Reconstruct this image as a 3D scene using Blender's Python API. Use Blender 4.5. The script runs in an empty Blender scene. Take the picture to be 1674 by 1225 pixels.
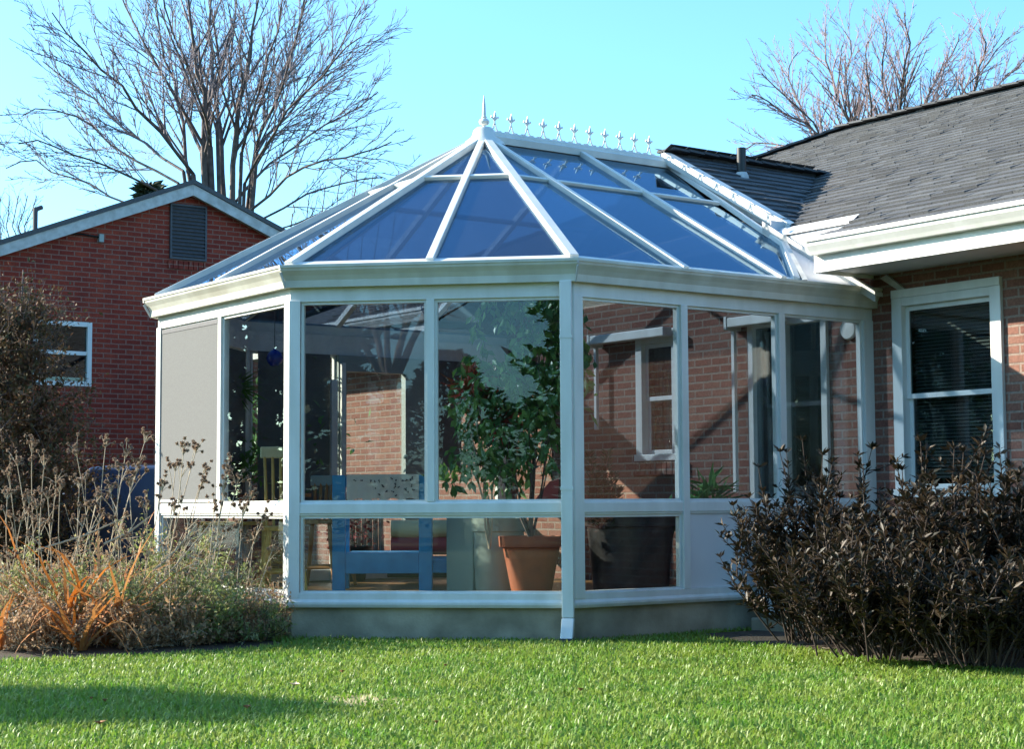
import bpy, math, random
import numpy as np
random.seed(7); rng = np.random.default_rng(7)
S = bpy.context.scene
col = S.collection
pi = math.pi
# ------------------------------------------------------------------ camera
CAM = np.array([10.7008, -7.489, 0.8706]); YAW, PIT, ROL, FPX = 2.5152, 0.0755, -0.0055, 2782.4
cy_, sy_ = math.cos(YAW), math.sin(YAW); cp_, sp_ = math.cos(PIT), math.sin(PIT)
FW = np.array([cy_*cp_, sy_*cp_, sp_]); RT = np.array([sy_, -cy_, 0.0]); UP = np.cross(RT, FW)
R2 = math.cos(ROL)*RT + math.sin(ROL)*UP; U2 = -math.sin(ROL)*RT + math.cos(ROL)*UP
from mathutils import Matrix, Vector
cd = bpy.data.cameras.new('camera'); cam = bpy.data.objects.new('camera', cd); col.objects.link(cam)
cd.sensor_width = 36; cd.lens = FPX/1674*36; cd.clip_start = 0.1; cd.clip_end = 2000
M = Matrix.Identity(4)
for i in range(3):
    M[i][0] = R2[i]; M[i][1] = U2[i]; M[i][2] = -FW[i]; M[i][3] = CAM[i]
cam.matrix_world = M
S.camera = cam
def at(px, py, D):
    """a point at depth D metres ahead of the camera, used to read positions off the survey"""
    return CAM + D*(FW + R2*(px-837)/FPX - U2*(py-612.5)/FPX)
def ground(px, py, z=0.0):
    d = at(px, py, 1)-CAM; return CAM + d*((z-CAM[2])/d[2])
# ------------------------------------------------------------------ light
EL = math.radians(24.4); SH = np.array([-0.773, -0.634]); SH /= np.linalg.norm(SH)
SUN = np.array([SH[0]*math.cos(EL), SH[1]*math.cos(EL), math.sin(EL)])
w = bpy.data.worlds.new("World"); S.world = w; w.use_nodes = True
nt = w.node_tree; bg = nt.nodes['Background']; bg.inputs[1].default_value = 0.13
sky = nt.nodes.new('ShaderNodeTexSky'); sky.sky_type = 'NISHITA'; sky.sun_disc = False
sky.sun_elevation = EL; sky.sun_rotation = math.atan2(SUN[0], SUN[1]); sky.air_density = 1.0; sky.dust_density = 1.2; sky.ozone_density = 1.0
mul = nt.nodes.new('ShaderNodeMix'); mul.data_type = 'RGBA'; mul.blend_type = 'MULTIPLY'; mul.inputs[0].default_value = 1
mul.inputs[7].default_value = (0.58, 0.99, 1.24, 1)
nt.links.new(sky.outputs[0], mul.inputs[6]); nt.links.new(mul.outputs[2], bg.inputs[0])
sl = bpy.data.lights.new('sun', 'SUN'); sl.energy = 5.0; sl.angle = math.radians(0.53); sl.color = (1.0, 0.92, 0.77)
so = bpy.data.objects.new('sun', sl); col.objects.link(so)
so.rotation_euler = Vector(-SUN).to_track_quat('-Z', 'Y').to_euler()
S.view_settings.view_transform = 'Standard'; S.view_settings.look = 'None'; S.view_settings.exposure = 1.4; S.view_settings.gamma = 1
S.cycles.transparent_max_bounces = 32; S.cycles.max_bounces = 8; S.cycles.caustics_reflective = False; S.cycles.caustics_refractive = False
S.cycles.sample_clamp_indirect = 6
# ------------------------------------------------------------------ materials
def mat(name, color, rough=0.6, spec=0.5, metal=0.0, noise=0.0, nscale=8, bump=0.0, bscale=40, island=0.0, trans=0.0, col2=None, stretch=None, island_col=None):
    m = bpy.data.materials.new(name); m.use_nodes = True; t = m.node_tree; N = t.nodes; L = t.links
    b = N['Principled BSDF']; b.inputs['Roughness'].default_value = rough; b.inputs['Metallic'].default_value = metal
    b.inputs['Specular IOR Level'].default_value = spec
    b.inputs['Base Color'].default_value = (*color, 1)
    geo = N.new('ShaderNodeNewGeometry')
    src = geo.outputs['Position']
    if stretch:
        mp = N.new('ShaderNodeMapping'); mp.inputs['Scale'].default_value = stretch; L.new(src, mp.inputs[0]); src = mp.outputs[0]
    cur = None
    c2 = col2 if col2 else tuple(c*0.55 for c in color)
    if noise > 0:
        n = N.new('ShaderNodeTexNoise'); n.inputs['Scale'].default_value = nscale; n.inputs['Detail'].default_value = 6; L.new(src, n.inputs[0])
        rp = N.new('ShaderNodeMapRange'); rp.inputs[1].default_value = .35; rp.inputs[2].default_value = .68; rp.inputs[4].default_value = noise; L.new(n.outputs[0], rp.inputs[0])
        mx = N.new('ShaderNodeMix'); mx.data_type = 'RGBA'; mx.inputs[6].default_value = (*color, 1); mx.inputs[7].default_value = (*c2, 1)
        L.new(rp.outputs[0], mx.inputs[0]); cur = mx.outputs[2]
    if island > 0:
        hs = N.new('ShaderNodeMix'); hs.data_type = 'RGBA'
        ml = N.new('ShaderNodeMath'); ml.operation = 'MULTIPLY'; ml.inputs[1].default_value = island
        L.new(geo.outputs['Random Per Island'], ml.inputs[0]); L.new(ml.outputs[0], hs.inputs[0])
        if cur is None: hs.inputs[6].default_value = (*color, 1)
        else: L.new(cur, hs.inputs[6])
        hs.inputs[7].default_value = (*(c2 if island_col is None else island_col), 1); cur = hs.outputs[2]
    if cur is not None: L.new(cur, b.inputs['Base Color'])
    if bump > 0:
        bn = N.new('ShaderNodeTexNoise'); bn.inputs['Scale'].default_value = bscale; bn.inputs['Detail'].default_value = 5; L.new(src, bn.inputs[0])
        bp = N.new('ShaderNodeBump'); bp.inputs['Strength'].default_value = bump; bp.inputs['Distance'].default_value = 0.01; L.new(bn.outputs[0], bp.inputs['Height']); L.new(bp.outputs[0], b.inputs['Normal'])
    if trans > 0:
        tr = N.new('ShaderNodeBsdfTranslucent'); ms = N.new('ShaderNodeMixShader'); ms.inputs[0].default_value = trans
        if cur is not None: L.new(cur, tr.inputs[0])
        else: tr.inputs[0].default_value = (*color, 1)
        L.new(b.outputs[0], ms.inputs[1]); L.new(tr.outputs[0], ms.inputs[2]); L.new(ms.outputs[0], N['Material Output'].inputs[0])
    return m
def brick(name, c1, c2, mort, c3, rough=0.85, msize=0.009, bw=0.200, rh=0.0635):
    m = bpy.data.materials.new(name); m.use_nodes = True; t = m.node_tree; N = t.nodes; L = t.links
    b = N['Principled BSDF']; b.inputs['Roughness'].default_value = rough; b.inputs['Specular IOR Level'].default_value = 0.25
    geo = N.new('ShaderNodeNewGeometry'); sp = N.new('ShaderNodeSeparateXYZ'); L.new(geo.outputs['Position'], sp.inputs[0])
    ad = N.new('ShaderNodeMath'); L.new(sp.outputs[0], ad.inputs[0]); L.new(sp.outputs[1], ad.inputs[1])
    cb = N.new('ShaderNodeCombineXYZ'); L.new(ad.outputs[0], cb.inputs[0]); L.new(sp.outputs[2], cb.inputs[1])
    wn = N.new('ShaderNodeTexNoise'); wn.inputs['Scale'].default_value = 9; L.new(geo.outputs['Position'], wn.inputs[0])
    wa = N.new('ShaderNodeVectorMath'); wa.operation = 'MULTIPLY_ADD'; wa.inputs[1].default_value = (.006, .006, 0); L.new(wn.outputs['Color'], wa.inputs[0]); L.new(cb.outputs[0], wa.inputs[2])
    bt = N.new('ShaderNodeTexBrick'); L.new(wa.outputs[0], bt.inputs[0])
    bt.inputs['Scale'].default_value = 1; bt.inputs['Brick Width'].default_value = bw; bt.inputs['Row Height'].default_value = rh
    bt.inputs['Mortar Size'].default_value = msize; bt.inputs['Mortar Smooth'].default_value = 0.25; bt.inputs['Bias'].default_value = -0.1
    bt.inputs['Color1'].default_value = (*c1, 1); bt.inputs['Color2'].default_value = (*c2, 1); bt.inputs['Mortar'].default_value = (*mort, 1)
    # blotches
    n = N.new('ShaderNodeTexNoise'); n.inputs['Scale'].default_value = 2.2; n.inputs['Detail'].default_value = 8; n.inputs['Roughness'].default_value = .7; L.new(geo.outputs['Position'], n.inputs[0])
    rp = N.new('ShaderNodeMapRange'); rp.inputs[1].default_value = .4; rp.inputs[2].default_value = .7; rp.inputs[4].default_value = .75; L.new(n.outputs[0], rp.inputs[0])
    inv = N.new('ShaderNodeMath'); inv.operation = 'SUBTRACT'; inv.inputs[0].default_value = 1; L.new(bt.outputs['Fac'], inv.inputs[1])
    mm = N.new('ShaderNodeMath'); mm.operation = 'MULTIPLY'; L.new(rp.outputs[0], mm.inputs[0]); L.new(inv.outputs[0], mm.inputs[1])
    mx = N.new('ShaderNodeMix'); mx.data_type = 'RGBA'; mx.inputs[7].default_value = (*c3, 1); L.new(mm.outputs[0], mx.inputs[0]); L.new(bt.outputs['Color'], mx.inputs[6])
    n2 = N.new('ShaderNodeTexNoise'); n2.inputs['Scale'].default_value = 60; n2.inputs['Detail'].default_value = 4; L.new(geo.outputs['Position'], n2.inputs[0])
    m2 = N.new('ShaderNodeMix'); m2.data_type = 'RGBA'; m2.blend_type = 'OVERLAY'; m2.inputs[0].default_value = .5; L.new(mx.outputs[2], m2.inputs[6]); L.new(n2.outputs['Fac'], m2.inputs[7])
    L.new(m2.outputs[2], b.inputs['Base Color'])
    bp = N.new('ShaderNodeBump'); bp.inputs['Strength'].default_value = .8; bp.inputs['Distance'].default_value = 0.006; bp.invert = True; L.new(bt.outputs['Fac'], bp.inputs['Height'])
    bp2 = N.new('ShaderNodeBump'); bp2.inputs['Strength'].default_value = .4; bp2.inputs['Distance'].default_value = 0.003; L.new(n2.outputs['Fac'], bp2.inputs['Height']); L.new(bp.outputs[0], bp2.inputs['Normal'])
    L.new(bp2.outputs[0], b.inputs['Normal'])
    return m
def glass(name, tint, ior=1.5, wave=0.0, wscale=3.0, refl=(1, 1, 1), rough=0.0, haze=0.0):
    m = bpy.data.materials.new(name); m.use_nodes = True; t = m.node_tree; N = t.nodes; L = t.links
    for n in list(N): N.remove(n)
    out = N.new('ShaderNodeOutputMaterial'); tr = N.new('ShaderNodeBsdfTransparent'); tr.inputs[0].default_value = (*tint, 1)
    gl = N.new('ShaderNodeBsdfGlossy'); gl.inputs['Roughness'].default_value = rough; gl.inputs[0].default_value = (*refl, 1)
    fr = N.new('ShaderNodeFresnel'); gb = N.new('ShaderNodeNewGeometry'); mr = N.new('ShaderNodeMapRange'); mr.inputs[3].default_value = ior; mr.inputs[4].default_value = 1/ior
    L.new(gb.outputs['Backfacing'], mr.inputs[0]); L.new(mr.outputs[0], fr.inputs[0])
    ms = N.new('ShaderNodeMixShader'); L.new(fr.outputs[0], ms.inputs[0]); L.new(tr.outputs[0], ms.inputs[1]); L.new(gl.outputs[0], ms.inputs[2])
    last = ms
    if haze > 0:
        df = N.new('ShaderNodeBsdfDiffuse'); df.inputs[0].default_value = (.7, .72, .7, 1)
        m3 = N.new('ShaderNodeMixShader'); m3.inputs[0].default_value = haze; L.new(ms.outputs[0], m3.inputs[1]); L.new(df.outputs[0], m3.inputs[2]); last = m3
    L.new(last.outputs[0], out.inputs[0])
    if wave > 0:
        geo = N.new('ShaderNodeNewGeometry'); n = N.new('ShaderNodeTexNoise'); n.inputs['Scale'].default_value = wscale; n.inputs['Detail'].default_value = 1; L.new(geo.outputs['Position'], n.inputs[0])
        bp = N.new('ShaderNodeBump'); bp.inputs['Strength'].default_value = wave; bp.inputs['Distance'].default_value = 0.01; L.new(n.outputs[0], bp.inputs['Height']); L.new(bp.outputs[0], gl.inputs['Normal'])
    return m
MT = dict(
 white=mat('white_paint', (.74, .735, .70), .38, noise=.7, nscale=3, col2=(.60, .59, .54), stretch=(3, 3, .7), bump=.08, bscale=30),
 gutter=mat('gutter_paint', (.66, .65, .57), .4, noise=.8, nscale=5, col2=(.46, .43, .35), stretch=(1, 1, .4)),
 alum=mat('roof_bar_paint', (.74, .73, .68), .4, noise=.4, nscale=6, col2=(.46, .46, .43)),
 panel=mat('white_panel', (.68, .67, .67), .5, noise=.3, nscale=2, col2=(.46,.45,.46)),
 oldwhite=mat('weathered_white', (.55, .55, .53), .7, noise=.8, nscale=9, col2=(.34, .33, .30), bump=.2),
 concrete=mat('concrete', (.44, .38, .27), .9, noise=1, nscale=3.2, col2=(.19, .165, .11), bump=.3, bscale=60),
 shingle=mat('shingle', (.15, .15, .153), .85, spec=.3, noise=.6, nscale=90, col2=(.05, .05, .055), island=.55, bump=.5, bscale=220),
 brick_h=brick('tan_red_brick', (.21, .085, .06), (.29, .15, .105), (.25, .185, .15), (.13, .05, .04)),
 brick_n=brick('dark_red_brick', (.25, .032, .018), (.37, .060, .030), (.26, .115, .085), (.13, .02, .015)),
 glassw=glass('window_glass', (.895, .915, .91), 1.52, .03, 2.6, (.85, .92, .98)),
 glassr=glass('roof_glass', (.40, .46, .54), 1.55, .03, 1.2, (.50, .76, 1.0), haze=.012),
 glassd=glass('dark_glass', (.55, .6, .6), 1.6, .05, 1.5),
 screen=mat('shade_mesh', (.15, .15, .145), .9, noise=.6, nscale=120, col2=(.10, .10, .098), stretch=(1, 1, 1.6)),
 dark=mat('dark_interior', (.02, .02, .02), .8),
 black=mat('black_plastic', (.015, .015, .016), .4),
 grey=mat('grey_metal', (.30, .34, .32), .45, noise=.3, nscale=3),
 louver=mat('louver_grey', (.07, .07, .08), .6, noise=.5, nscale=20),
 blind=mat('blind_slat', (.30, .31, .30), .6),
 floor=mat('wood_floor', (.34, .19, .075), .35, noise=.8, nscale=4, col2=(.16, .08, .03), stretch=(1, 12, 1)),
 pine=mat('yellow_pine', (.85, .55, .13), .4, noise=.6, nscale=10, col2=(.45, .23, .05), stretch=(4, 4, .6)),
 oak=mat('honey_oak', (.42, .19, .05), .4, noise=.6, nscale=10, col2=(.28, .11, .03), stretch=(4, 4, .6)),
 cream=mat('cream_wood', (.90, .82, .48), .45),
 blue=mat('blue_paint', (.06, .42, .80), .4, noise=.4, nscale=7, col2=(.025, .16, .38)),
 cloth=mat('pale_cloth', (.85, .88, .80), .9, noise=.0),
 print=mat('cloth_print', (.04, .05, .08), .9),
 terra=mat('terracotta', (.42, .115, .045), .7, noise=.6, nscale=8, col2=(.27, .08, .04)),
 cab=mat('green_grey_metal', (.36, .44, .38), .45, noise=.4, nscale=2, col2=(.27, .33, .29)),
 soil=mat('soil', (.045, .03, .02), .95, noise=.8, nscale=20, bump=.6),
 straw=mat('dry_thatch', (.50, .38, .20), .95, noise=.8, nscale=30, col2=(.28, .24, .08), bump=.8, bscale=90),
 mulch=mat('mulch', (.075, .052, .032), .95, noise=.8, nscale=25, col2=(.03, .022, .014), bump=.8, bscale=70),
 lawn=mat('lawn_soil', (.055, .085, .018), .95, noise=.9, nscale=3, col2=(.03, .045, .012), bump=.7, bscale=60),
 grass=mat('grass_blade', (.12, .30, .02), .45, spec=.4, noise=1.0, nscale=2.2, col2=(.24, .36, .035), island=.55, trans=.42, island_col=(.34, .33, .12)),
 bark=mat('bark', (.16, .12, .11), .9, noise=.8, nscale=8, col2=(.05, .037, .035), bump=.4),
 twig=mat('twig', (.24, .20, .22), .9, island=.6, col2=(.12, .10, .11)),
 twig2=mat('twig_reddish', (.36, .26, .27), .9, island=.6, col2=(.17, .105, .10)),
 darkstem=mat('dark_stem', (.045, .028, .02), .85),
 stem=mat('dry_stem', (.56, .46, .32), .8, island=.6, col2=(.24, .18, .12)),
 seed=mat('seed_head', (.46, .33, .23), .95, island=.7, col2=(.20, .13, .09), trans=.25),
 orange=mat('orange_leaf', (.60, .19, .03), .6, island=.8, col2=(.45, .27, .12), trans=.35),
 greenl=mat('green_leaf', (.20, .28, .06), .5, island=.9, col2=(.46, .41, .22), trans=.45),
 whitel=mat('pale_seed', (.62, .58, .50), .9, island=.5, col2=(.42, .36, .30)),
 brownl=mat('brown_leaf', (.54, .33, .18), .8, island=.9, col2=(.20, .13, .07), trans=.4),
 conel=mat('shrub_leaf', (.17, .085, .045), .8, island=.9, col2=(.045, .06, .022), trans=.15),
 rhodo=mat('shrub_leaf_dark', (.014, .016, .009), .5, spec=.28, island=.95, col2=(.075, .046, .025), trans=.15),
 ficus=mat('plant_leaf', (.17, .36, .10), .35, spec=.5, island=.7, col2=(.035, .085, .03), trans=.25),
 redl=mat('red_leaf', (.50, .06, .05), .4, island=.8, col2=(.06, .09, .03), trans=.25),
 potted=mat('bright_leaf', (.14, .32, .03), .45, island=.6, col2=(.06, .16, .02), trans=.3),
 redfl=mat('red_flower', (.42, .02, .03), .6, island=.6, col2=(.2, .01, .02)),
 tarp=mat('navy_tarp', (.03, .045, .10), .34, spec=.6, bump=.35, bscale=6, noise=.3, nscale=4),
 box=mat('grey_box', (.42, .42, .42), .5, noise=.4, nscale=5),
 pink=mat('pink_cloth', (.62, .14, .14), .8), curtain=mat('curtain', (.42, .38, .38), .9),
 bluegl=mat('blue_ball', (.01, .03, .30), .08, spec=.9), wicker=mat('wicker', (.26, .13, .06), .8, noise=.8, nscale=40, bump=.8),
 evergreen=mat('evergreen', (.035, .055, .022), .7, island=.7, col2=(.05, .07, .03)),
 leafl=mat('fallen_leaf', (.55, .42, .28), .8), leafb=mat('fallen_leaf_brown', (.24, .11, .04), .8),
 stone=mat('paving', (.40, .37, .32), .9, noise=.7, nscale=6), asph=mat('far_ground', (.08, .11, .04), .95, noise=.7, nscale=.5),
)
# ------------------------------------------------------------------ helpers
LOC = {}
def tag(o, label=None, cat=None, group=None, kind=None):
    if label: o['label'] = label
    if cat: o['category'] = cat
    if group: o['group'] = group
    if kind: o['kind'] = kind
    return o
def empty(name, loc, label=None, cat=None, group=None):
    o = bpy.data.objects.new(name, None); col.objects.link(o); o.location = loc; o.empty_display_size = .1
    LOC[o.name] = np.array(loc, float); return tag(o, label, cat, group)
def link_mesh(name, me, m, parent=None, origin=None):
    if m: me.materials.append(m)
    o = bpy.data.objects.new(name, me); col.objects.link(o)
    org = np.array(origin, float) if origin is not None else (LOC[parent.name] if parent else np.zeros(3))
    if parent: o.parent = parent; o.location = org-LOC[parent.name]
    else: o.location = org
    LOC[o.name] = org
    return o, org
def raw(name, V, F, m, parent=None, origin=None, smooth=False, kind=None):
    """V (n,3) world coordinates; F (k,3|4) array or a list of index lists"""
    me = bpy.data.meshes.new(name)
    V = np.asarray(V, float)
    o, org = link_mesh(name, me, m, parent, origin)
    V = V-org
    if isinstance(F, np.ndarray):
        k, s = F.shape
        me.vertices.add(len(V)); me.vertices.foreach_set('co', V.astype(np.float32).ravel())
        me.loops.add(k*s); me.loops.foreach_set('vertex_index', F.astype(np.int32).ravel())
        me.polygons.add(k); me.polygons.foreach_set('loop_start', np.arange(0, k*s, s, dtype=np.int32)); me.polygons.foreach_set('loop_total', np.full(k, s, np.int32))
        if smooth: me.polygons.foreach_set('use_smooth', np.ones(k, bool))
        me.update(calc_edges=True)
    else:
        me.from_pydata(V.tolist(), [], F)
        if smooth:
            me.polygons.foreach_set('use_smooth', np.ones(len(me.polygons), bool))
        me.update()
    if kind: o['kind'] = kind
    return o
class MB:
    def __init__(s): s.V = []; s.F = []
    def add(s, V, F):
        n = len(s.V); s.V += [tuple(map(float, v)) for v in V]; s.F += [[i+n for i in f] for f in F]; return s
    def hexa(s, P):  # 8 points: bottom 4 ccw, top 4
        return s.add(P, [[3, 2, 1, 0], [4, 5, 6, 7], [0, 1, 5, 4], [1, 2, 6, 5], [2, 3, 7, 6], [3, 0, 4, 7]])
    def box(s, a, b):
        (x0, y0, z0), (x1, y1, z1) = a, b
        if x0 > x1: x0, x1 = x1, x0
        if y0 > y1: y0, y1 = y1, y0
        if z0 > z1: z0, z1 = z1, z0
        return s.hexa([(x0, y0, z0), (x1, y0, z0), (x1, y1, z0), (x0, y1, z0), (x0, y0, z1), (x1, y0, z1), (x1, y1, z1), (x0, y1, z1)])
    def bar(s, p, q, wd, ht, up=(0, 0, 1), ext=0.0):  # rectangular bar p->q, width sideways, height along up
        p = np.array(p, float); q = np.array(q, float); d = q-p; d /= np.linalg.norm(d); p = p-d*ext; q = q+d*ext
        u = np.array(up, float); sd = np.cross(d, u)
        if np.linalg.norm(sd) < 1e-6: sd = np.cross(d, (1, 0, 0))
        sd /= np.linalg.norm(sd); u = np.cross(sd, d)
        a = sd*wd/2; b = u*ht/2
        return s.hexa([p-a-b, p+a-b, q+a-b, q-a-b, p-a+b, p+a+b, q+a+b, q-a+b])
    def prism(s, poly, n):  # planar polygon extruded by vector n
        poly = [np.array(p, float) for p in poly]; n = np.array(n, float); k = len(poly)
        return s.add(poly+[p+n for p in poly], [list(range(k))[::-1], list(range(k, 2*k))]+[[i, (i+1) % k, (i+1) % k+k, i+k] for i in range(k)])
    def tube(s, pts, rad, sides=8, cap=True):
        V, F = tube_geo([(np.array(pts, float), np.broadcast_to(np.array(rad, float), (len(pts),)))], sides)
        s.add(V, F.tolist())
        if cap:
            n = len(s.V); k = len(pts)*sides
            s.F.append([n-k+i for i in range(sides)][::-1]); s.F.append([n-sides+i for i in range(sides)])
        return s
    def lathe(s, c, prof, sides=20, axis=(0, 0, 1)):
        c = np.array(c, float); ax = np.array(axis, float); ax /= np.linalg.norm(ax)
        t = np.array((1, 0, 0)) if abs(ax[0]) < .9 else np.array((0, 1, 0)); a = np.cross(ax, t); a /= np.linalg.norm(a); b = np.cross(ax, a)
        V = []
        for r, h in prof:
            for i in range(sides):
                th = 2*pi*i/sides; V.append(c+ax*h+(a*math.cos(th)+b*math.sin(th))*max(r, 1e-4))
        F = [[j*sides+i, j*sides+(i+1) % sides, (j+1)*sides+(i+1) % sides, (j+1)*sides+i] for j in range(len(prof)-1) for i in range(sides)]
        F += [[i for i in range(sides)][::-1], [(len(prof)-1)*sides+i for i in range(sides)]]
        return s.add(V, F)
    def build(s, name, m, parent=None, origin=None, bevel=0.0, smooth=False, kind=None):
        o = raw(name, s.V, s.F, m, parent, origin, smooth, kind)
        if bevel:
            b = o.modifiers.new('bevel', 'BEVEL'); b.width = bevel; b.segments = 2; b.limit_method = 'ANGLE'
        if smooth:
            e = o.modifiers.new('es', 'EDGE_SPLIT'); e.split_angle = math.radians(40)
        return o
def tube_geo(lines, sides=4):
    Vs = []; Fs = []; n = 0
    th = np.arange(sides)*2*pi/sides; ct = np.cos(th)[None, :, None]; st = np.sin(th)[None, :, None]
    for P, r in lines:
        k = len(P)
        d = np.empty_like(P); d[1:-1] = P[2:]-P[:-2]; d[0] = P[1]-P[0]; d[-1] = P[-1]-P[-2]
        d /= np.linalg.norm(d, axis=1, keepdims=True)+1e-9
        m = d.mean(0); t = np.array((0, 0, 1.0)) if abs(m[2]) < .8*np.linalg.norm(m)+1e-9 else np.array((1.0, 0, 0))
        a = np.cross(d, t); a /= np.linalg.norm(a, axis=1, keepdims=True)+1e-9; b = np.cross(d, a)
        V = P[:, None, :]+(a[:, None, :]*ct+b[:, None, :]*st)*np.asarray(r)[:, None, None]
        Vs.append(V.reshape(-1, 3))
        j = np.arange(k-1)[:, None]*sides; i = np.arange(sides)[None, :]; i2 = (i+1) % sides
        F = np.stack([j+i, j+i2, j+sides+i2, j+sides+i], -1).reshape(-1, 4)+n
        Fs.append(F); n += k*sides
    return np.concatenate(Vs), np.concatenate(Fs)
def leaves(P, D, Nn, L, W, fold=0.15):
    """leaf blades: base points P, unit directions D, approx normals Nn, lengths L, widths W -> V, F(quads as 2 tris)"""
    D = D/(np.linalg.norm(D, axis=1, keepdims=True)+1e-9)
    sd = np.cross(D, Nn); sd /= np.linalg.norm(sd, axis=1, keepdims=True)+1e-9; up = np.cross(sd, D)
    L = np.asarray(L)[:, None]; W = np.asarray(W)[:, None]
    base = P; mid = P+D*L*.5
    l = mid-sd*W*.5+up*W*fold; r = mid+sd*W*.5+up*W*fold; tip = P+D*L-up*L*.08
    V = np.stack([base, l, tip, r], 1).reshape(-1, 3)
    n = len(P); k = np.arange(n)[:, None]*4
    F = np.concatenate([k+np.array([[0, 3, 2]]), k+np.array([[0, 2, 1]])], 0)
    return V, F
def rdir(n): 
    v = rng.normal(size=(n, 3)); return v/np.linalg.norm(v, axis=1, keepdims=True)
def merge(parts):
    V = []; F = []; n = 0
    for v, f in parts: V.append(v); F.append(f+n); n += len(v)
    return np.concatenate(V), np.concatenate(F)
def curve(p, d, L, k, up=0.0, wob=0.0):
    pts = [np.array(p, float)]; d = np.array(d, float); d /= np.linalg.norm(d)
    for i in range(k):
        d = d+np.array((0, 0, up))/k+rng.normal(size=3)*wob; d /= np.linalg.norm(d); pts.append(pts[-1]+d*L/k)
    return np.array(pts)
def copy_of(o, dxyz, rz=0.0, sc=1.0):
    r = o.copy(); col.objects.link(r); r.location = dxyz; r.rotation_euler = (0, 0, rz); r.scale = (sc, sc, sc)
    for ch in o.children:
        c = ch.copy(); col.objects.link(c); c.parent = r
    return r
# ------------------------------------------------------------------ ground
D_, A_, B_, E_ = 2.2691, 0.9136, 1.0124, 2.2231      # octagonal plan of the glass room
gq = MB(); gq.add([(-400, -400, 0), (400, -400, 0), (400, 400, 0), (-400, 400, 0)], [[0, 1, 2, 3]])
gq.build('ground', MT['asph'], kind='structure')
n_ = 60; xs = np.linspace(-14, 14, n_); ys = np.linspace(-14, 8, n_)
X, Y = np.meshgrid(xs, ys, indexing='ij'); Z = 0.006+0.004*np.sin(X*1.7)*np.cos(Y*2.1)
V = np.stack([X, Y, Z], -1).reshape(-1, 3); i, j = np.meshgrid(np.arange(n_-1), np.arange(n_-1), indexing='ij'); b0 = (i*n_+j).ravel()
raw('lawn_ground', V, np.stack([b0, b0+n_, b0+n_+1, b0+1], 1), MT['lawn'], kind='structure')
# planting beds (soil)
bedL = [ground(470, 1058), ground(400, 1068), ground(200, 1078), ground(0, 1086), ground(-150, 1085), (-5, -5.2, 0), (-5, -2, 0), (-1.0, -2.35, 0), (.7, -2.35, 0)]
bedR = [ground(1215, 1058), ground(1300, 1066), ground(1400, 1080), ground(1500, 1090), ground(1690, 1105), (7.2, .2, 0), (7.2, 1.7, 0), (2.4, 1.7, 0), (2.4, 0, 0)]
for bed in (bedL, bedR):
    m_ = MB(); k = len(bed); c = np.mean([np.array(b)[:2] for b in bed], 0)
    m_.add([(c[0], c[1], .055)]+[(b[0], b[1], .018) for b in bed], [[0, 1+i, 1+(i+1) % k] for i in range(k)]); m_.build('planting_bed', MT['mulch'], kind='structure')
# ------------------------------------------------------------------ conservatory
C1 = np.array([D_, -A_]); C0 = np.array([B_, -E_]); CL = np.array([-B_, -E_]); C3 = np.array([-D_, -A_]); YH = 1.82
CRB = np.array([D_, YH]); CLB = np.array([-D_, YH])
Z1, Z2, Z3, Z4, ZR = 0.215, 0.8815, 2.1712, 2.395, 3.70
con = empty('conservatory', (0, 0, 0), 'white framed octagonal glass conservatory with a blue glass roof and spiked ridge', 'conservatory')
ring = [CLB, C3, CL, C0, C1, CRB]
def nrm(p, q): e = q-p; n = np.array([e[1], -e[0]]); return n/np.linalg.norm(n)
def offs(o):
    """ring offset outward by o"""
    out = []
    for i, c in enumerate(ring):
        if i == 0: out.append(c+np.array([-o, 0]))
        elif i == len(ring)-1: out.append(c+np.array([o, 0]))
        else:
            n1 = nrm(ring[i-1], c); n2 = nrm(c, ring[i+1]); out.append(c+np.linalg.solve(np.array([n1, n2]), [o, o]))
    return out
def ringband(name, prof, m, segs=range(5), bevel=0.0, parent=con):
    """profile = closed list of (offset, z) swept round the ring, one mesh per wall"""
    rings = [offs(o) for o, z in prof]; k = len(prof)
    for s in segs:
        mb = MB(); V = [(rings[j][s+e][0], rings[j][s+e][1], prof[j][1]) for e in (0, 1) for j in range(k)]
        mb.add(V, [[i, (i+1) % k, k+(i+1) % k, k+i] for i in range(k)]+[list(range(k))[::-1], list(range(k, 2*k))])
        mb.build(name, m, parent, bevel=bevel)
ringband('foundation_wall', [(-.10, -.1), (.0, -.1), (.0, Z1-.002), (-.10, Z1-.002)], MT['concrete'])
ringband('sill', [(-.09, Z1), (.035, Z1), (.045, Z1+.02), (.045, Z1+.035), (.03, Z1+.05), (.03, Z1+.092), (-.09, Z1+.092)], MT['white'], bevel=.003)
ringband('mid_rail', [(-.03, Z2-.085), (.020, Z2-.085), (.020, Z2-.075), (.028, Z2-.070), (.028, Z2-.012), (.020, Z2), (-.03, Z2)], MT['white'], bevel=.002)
ringband('header', [(-.05, Z3), (.024, Z3), (.024, Z3+.11), (.03, Z3+.115), (.03, Z4-.10), (-.05, Z4-.05)], MT['white'], bevel=.002)
GU = [(.032, Z4-.135), (.075, Z4-.135), (.078, Z4-.09), (.095, Z4-.06), (.118, Z4-.03), (.122, Z4-.012), (.128, Z4-.012), (.128, Z4+.006), (.108, Z4+.006), (.108, Z4-.03), (.032, Z4-.03)]
ringband('gutter', GU, MT['gutter'])
ringband('eave_bar', [(-.02, Z4-.045), (.055, Z4-.028), (.075, Z4-.004), (.070, Z4+.012), (-.02, Z4+.045)], MT['alum'])
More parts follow.
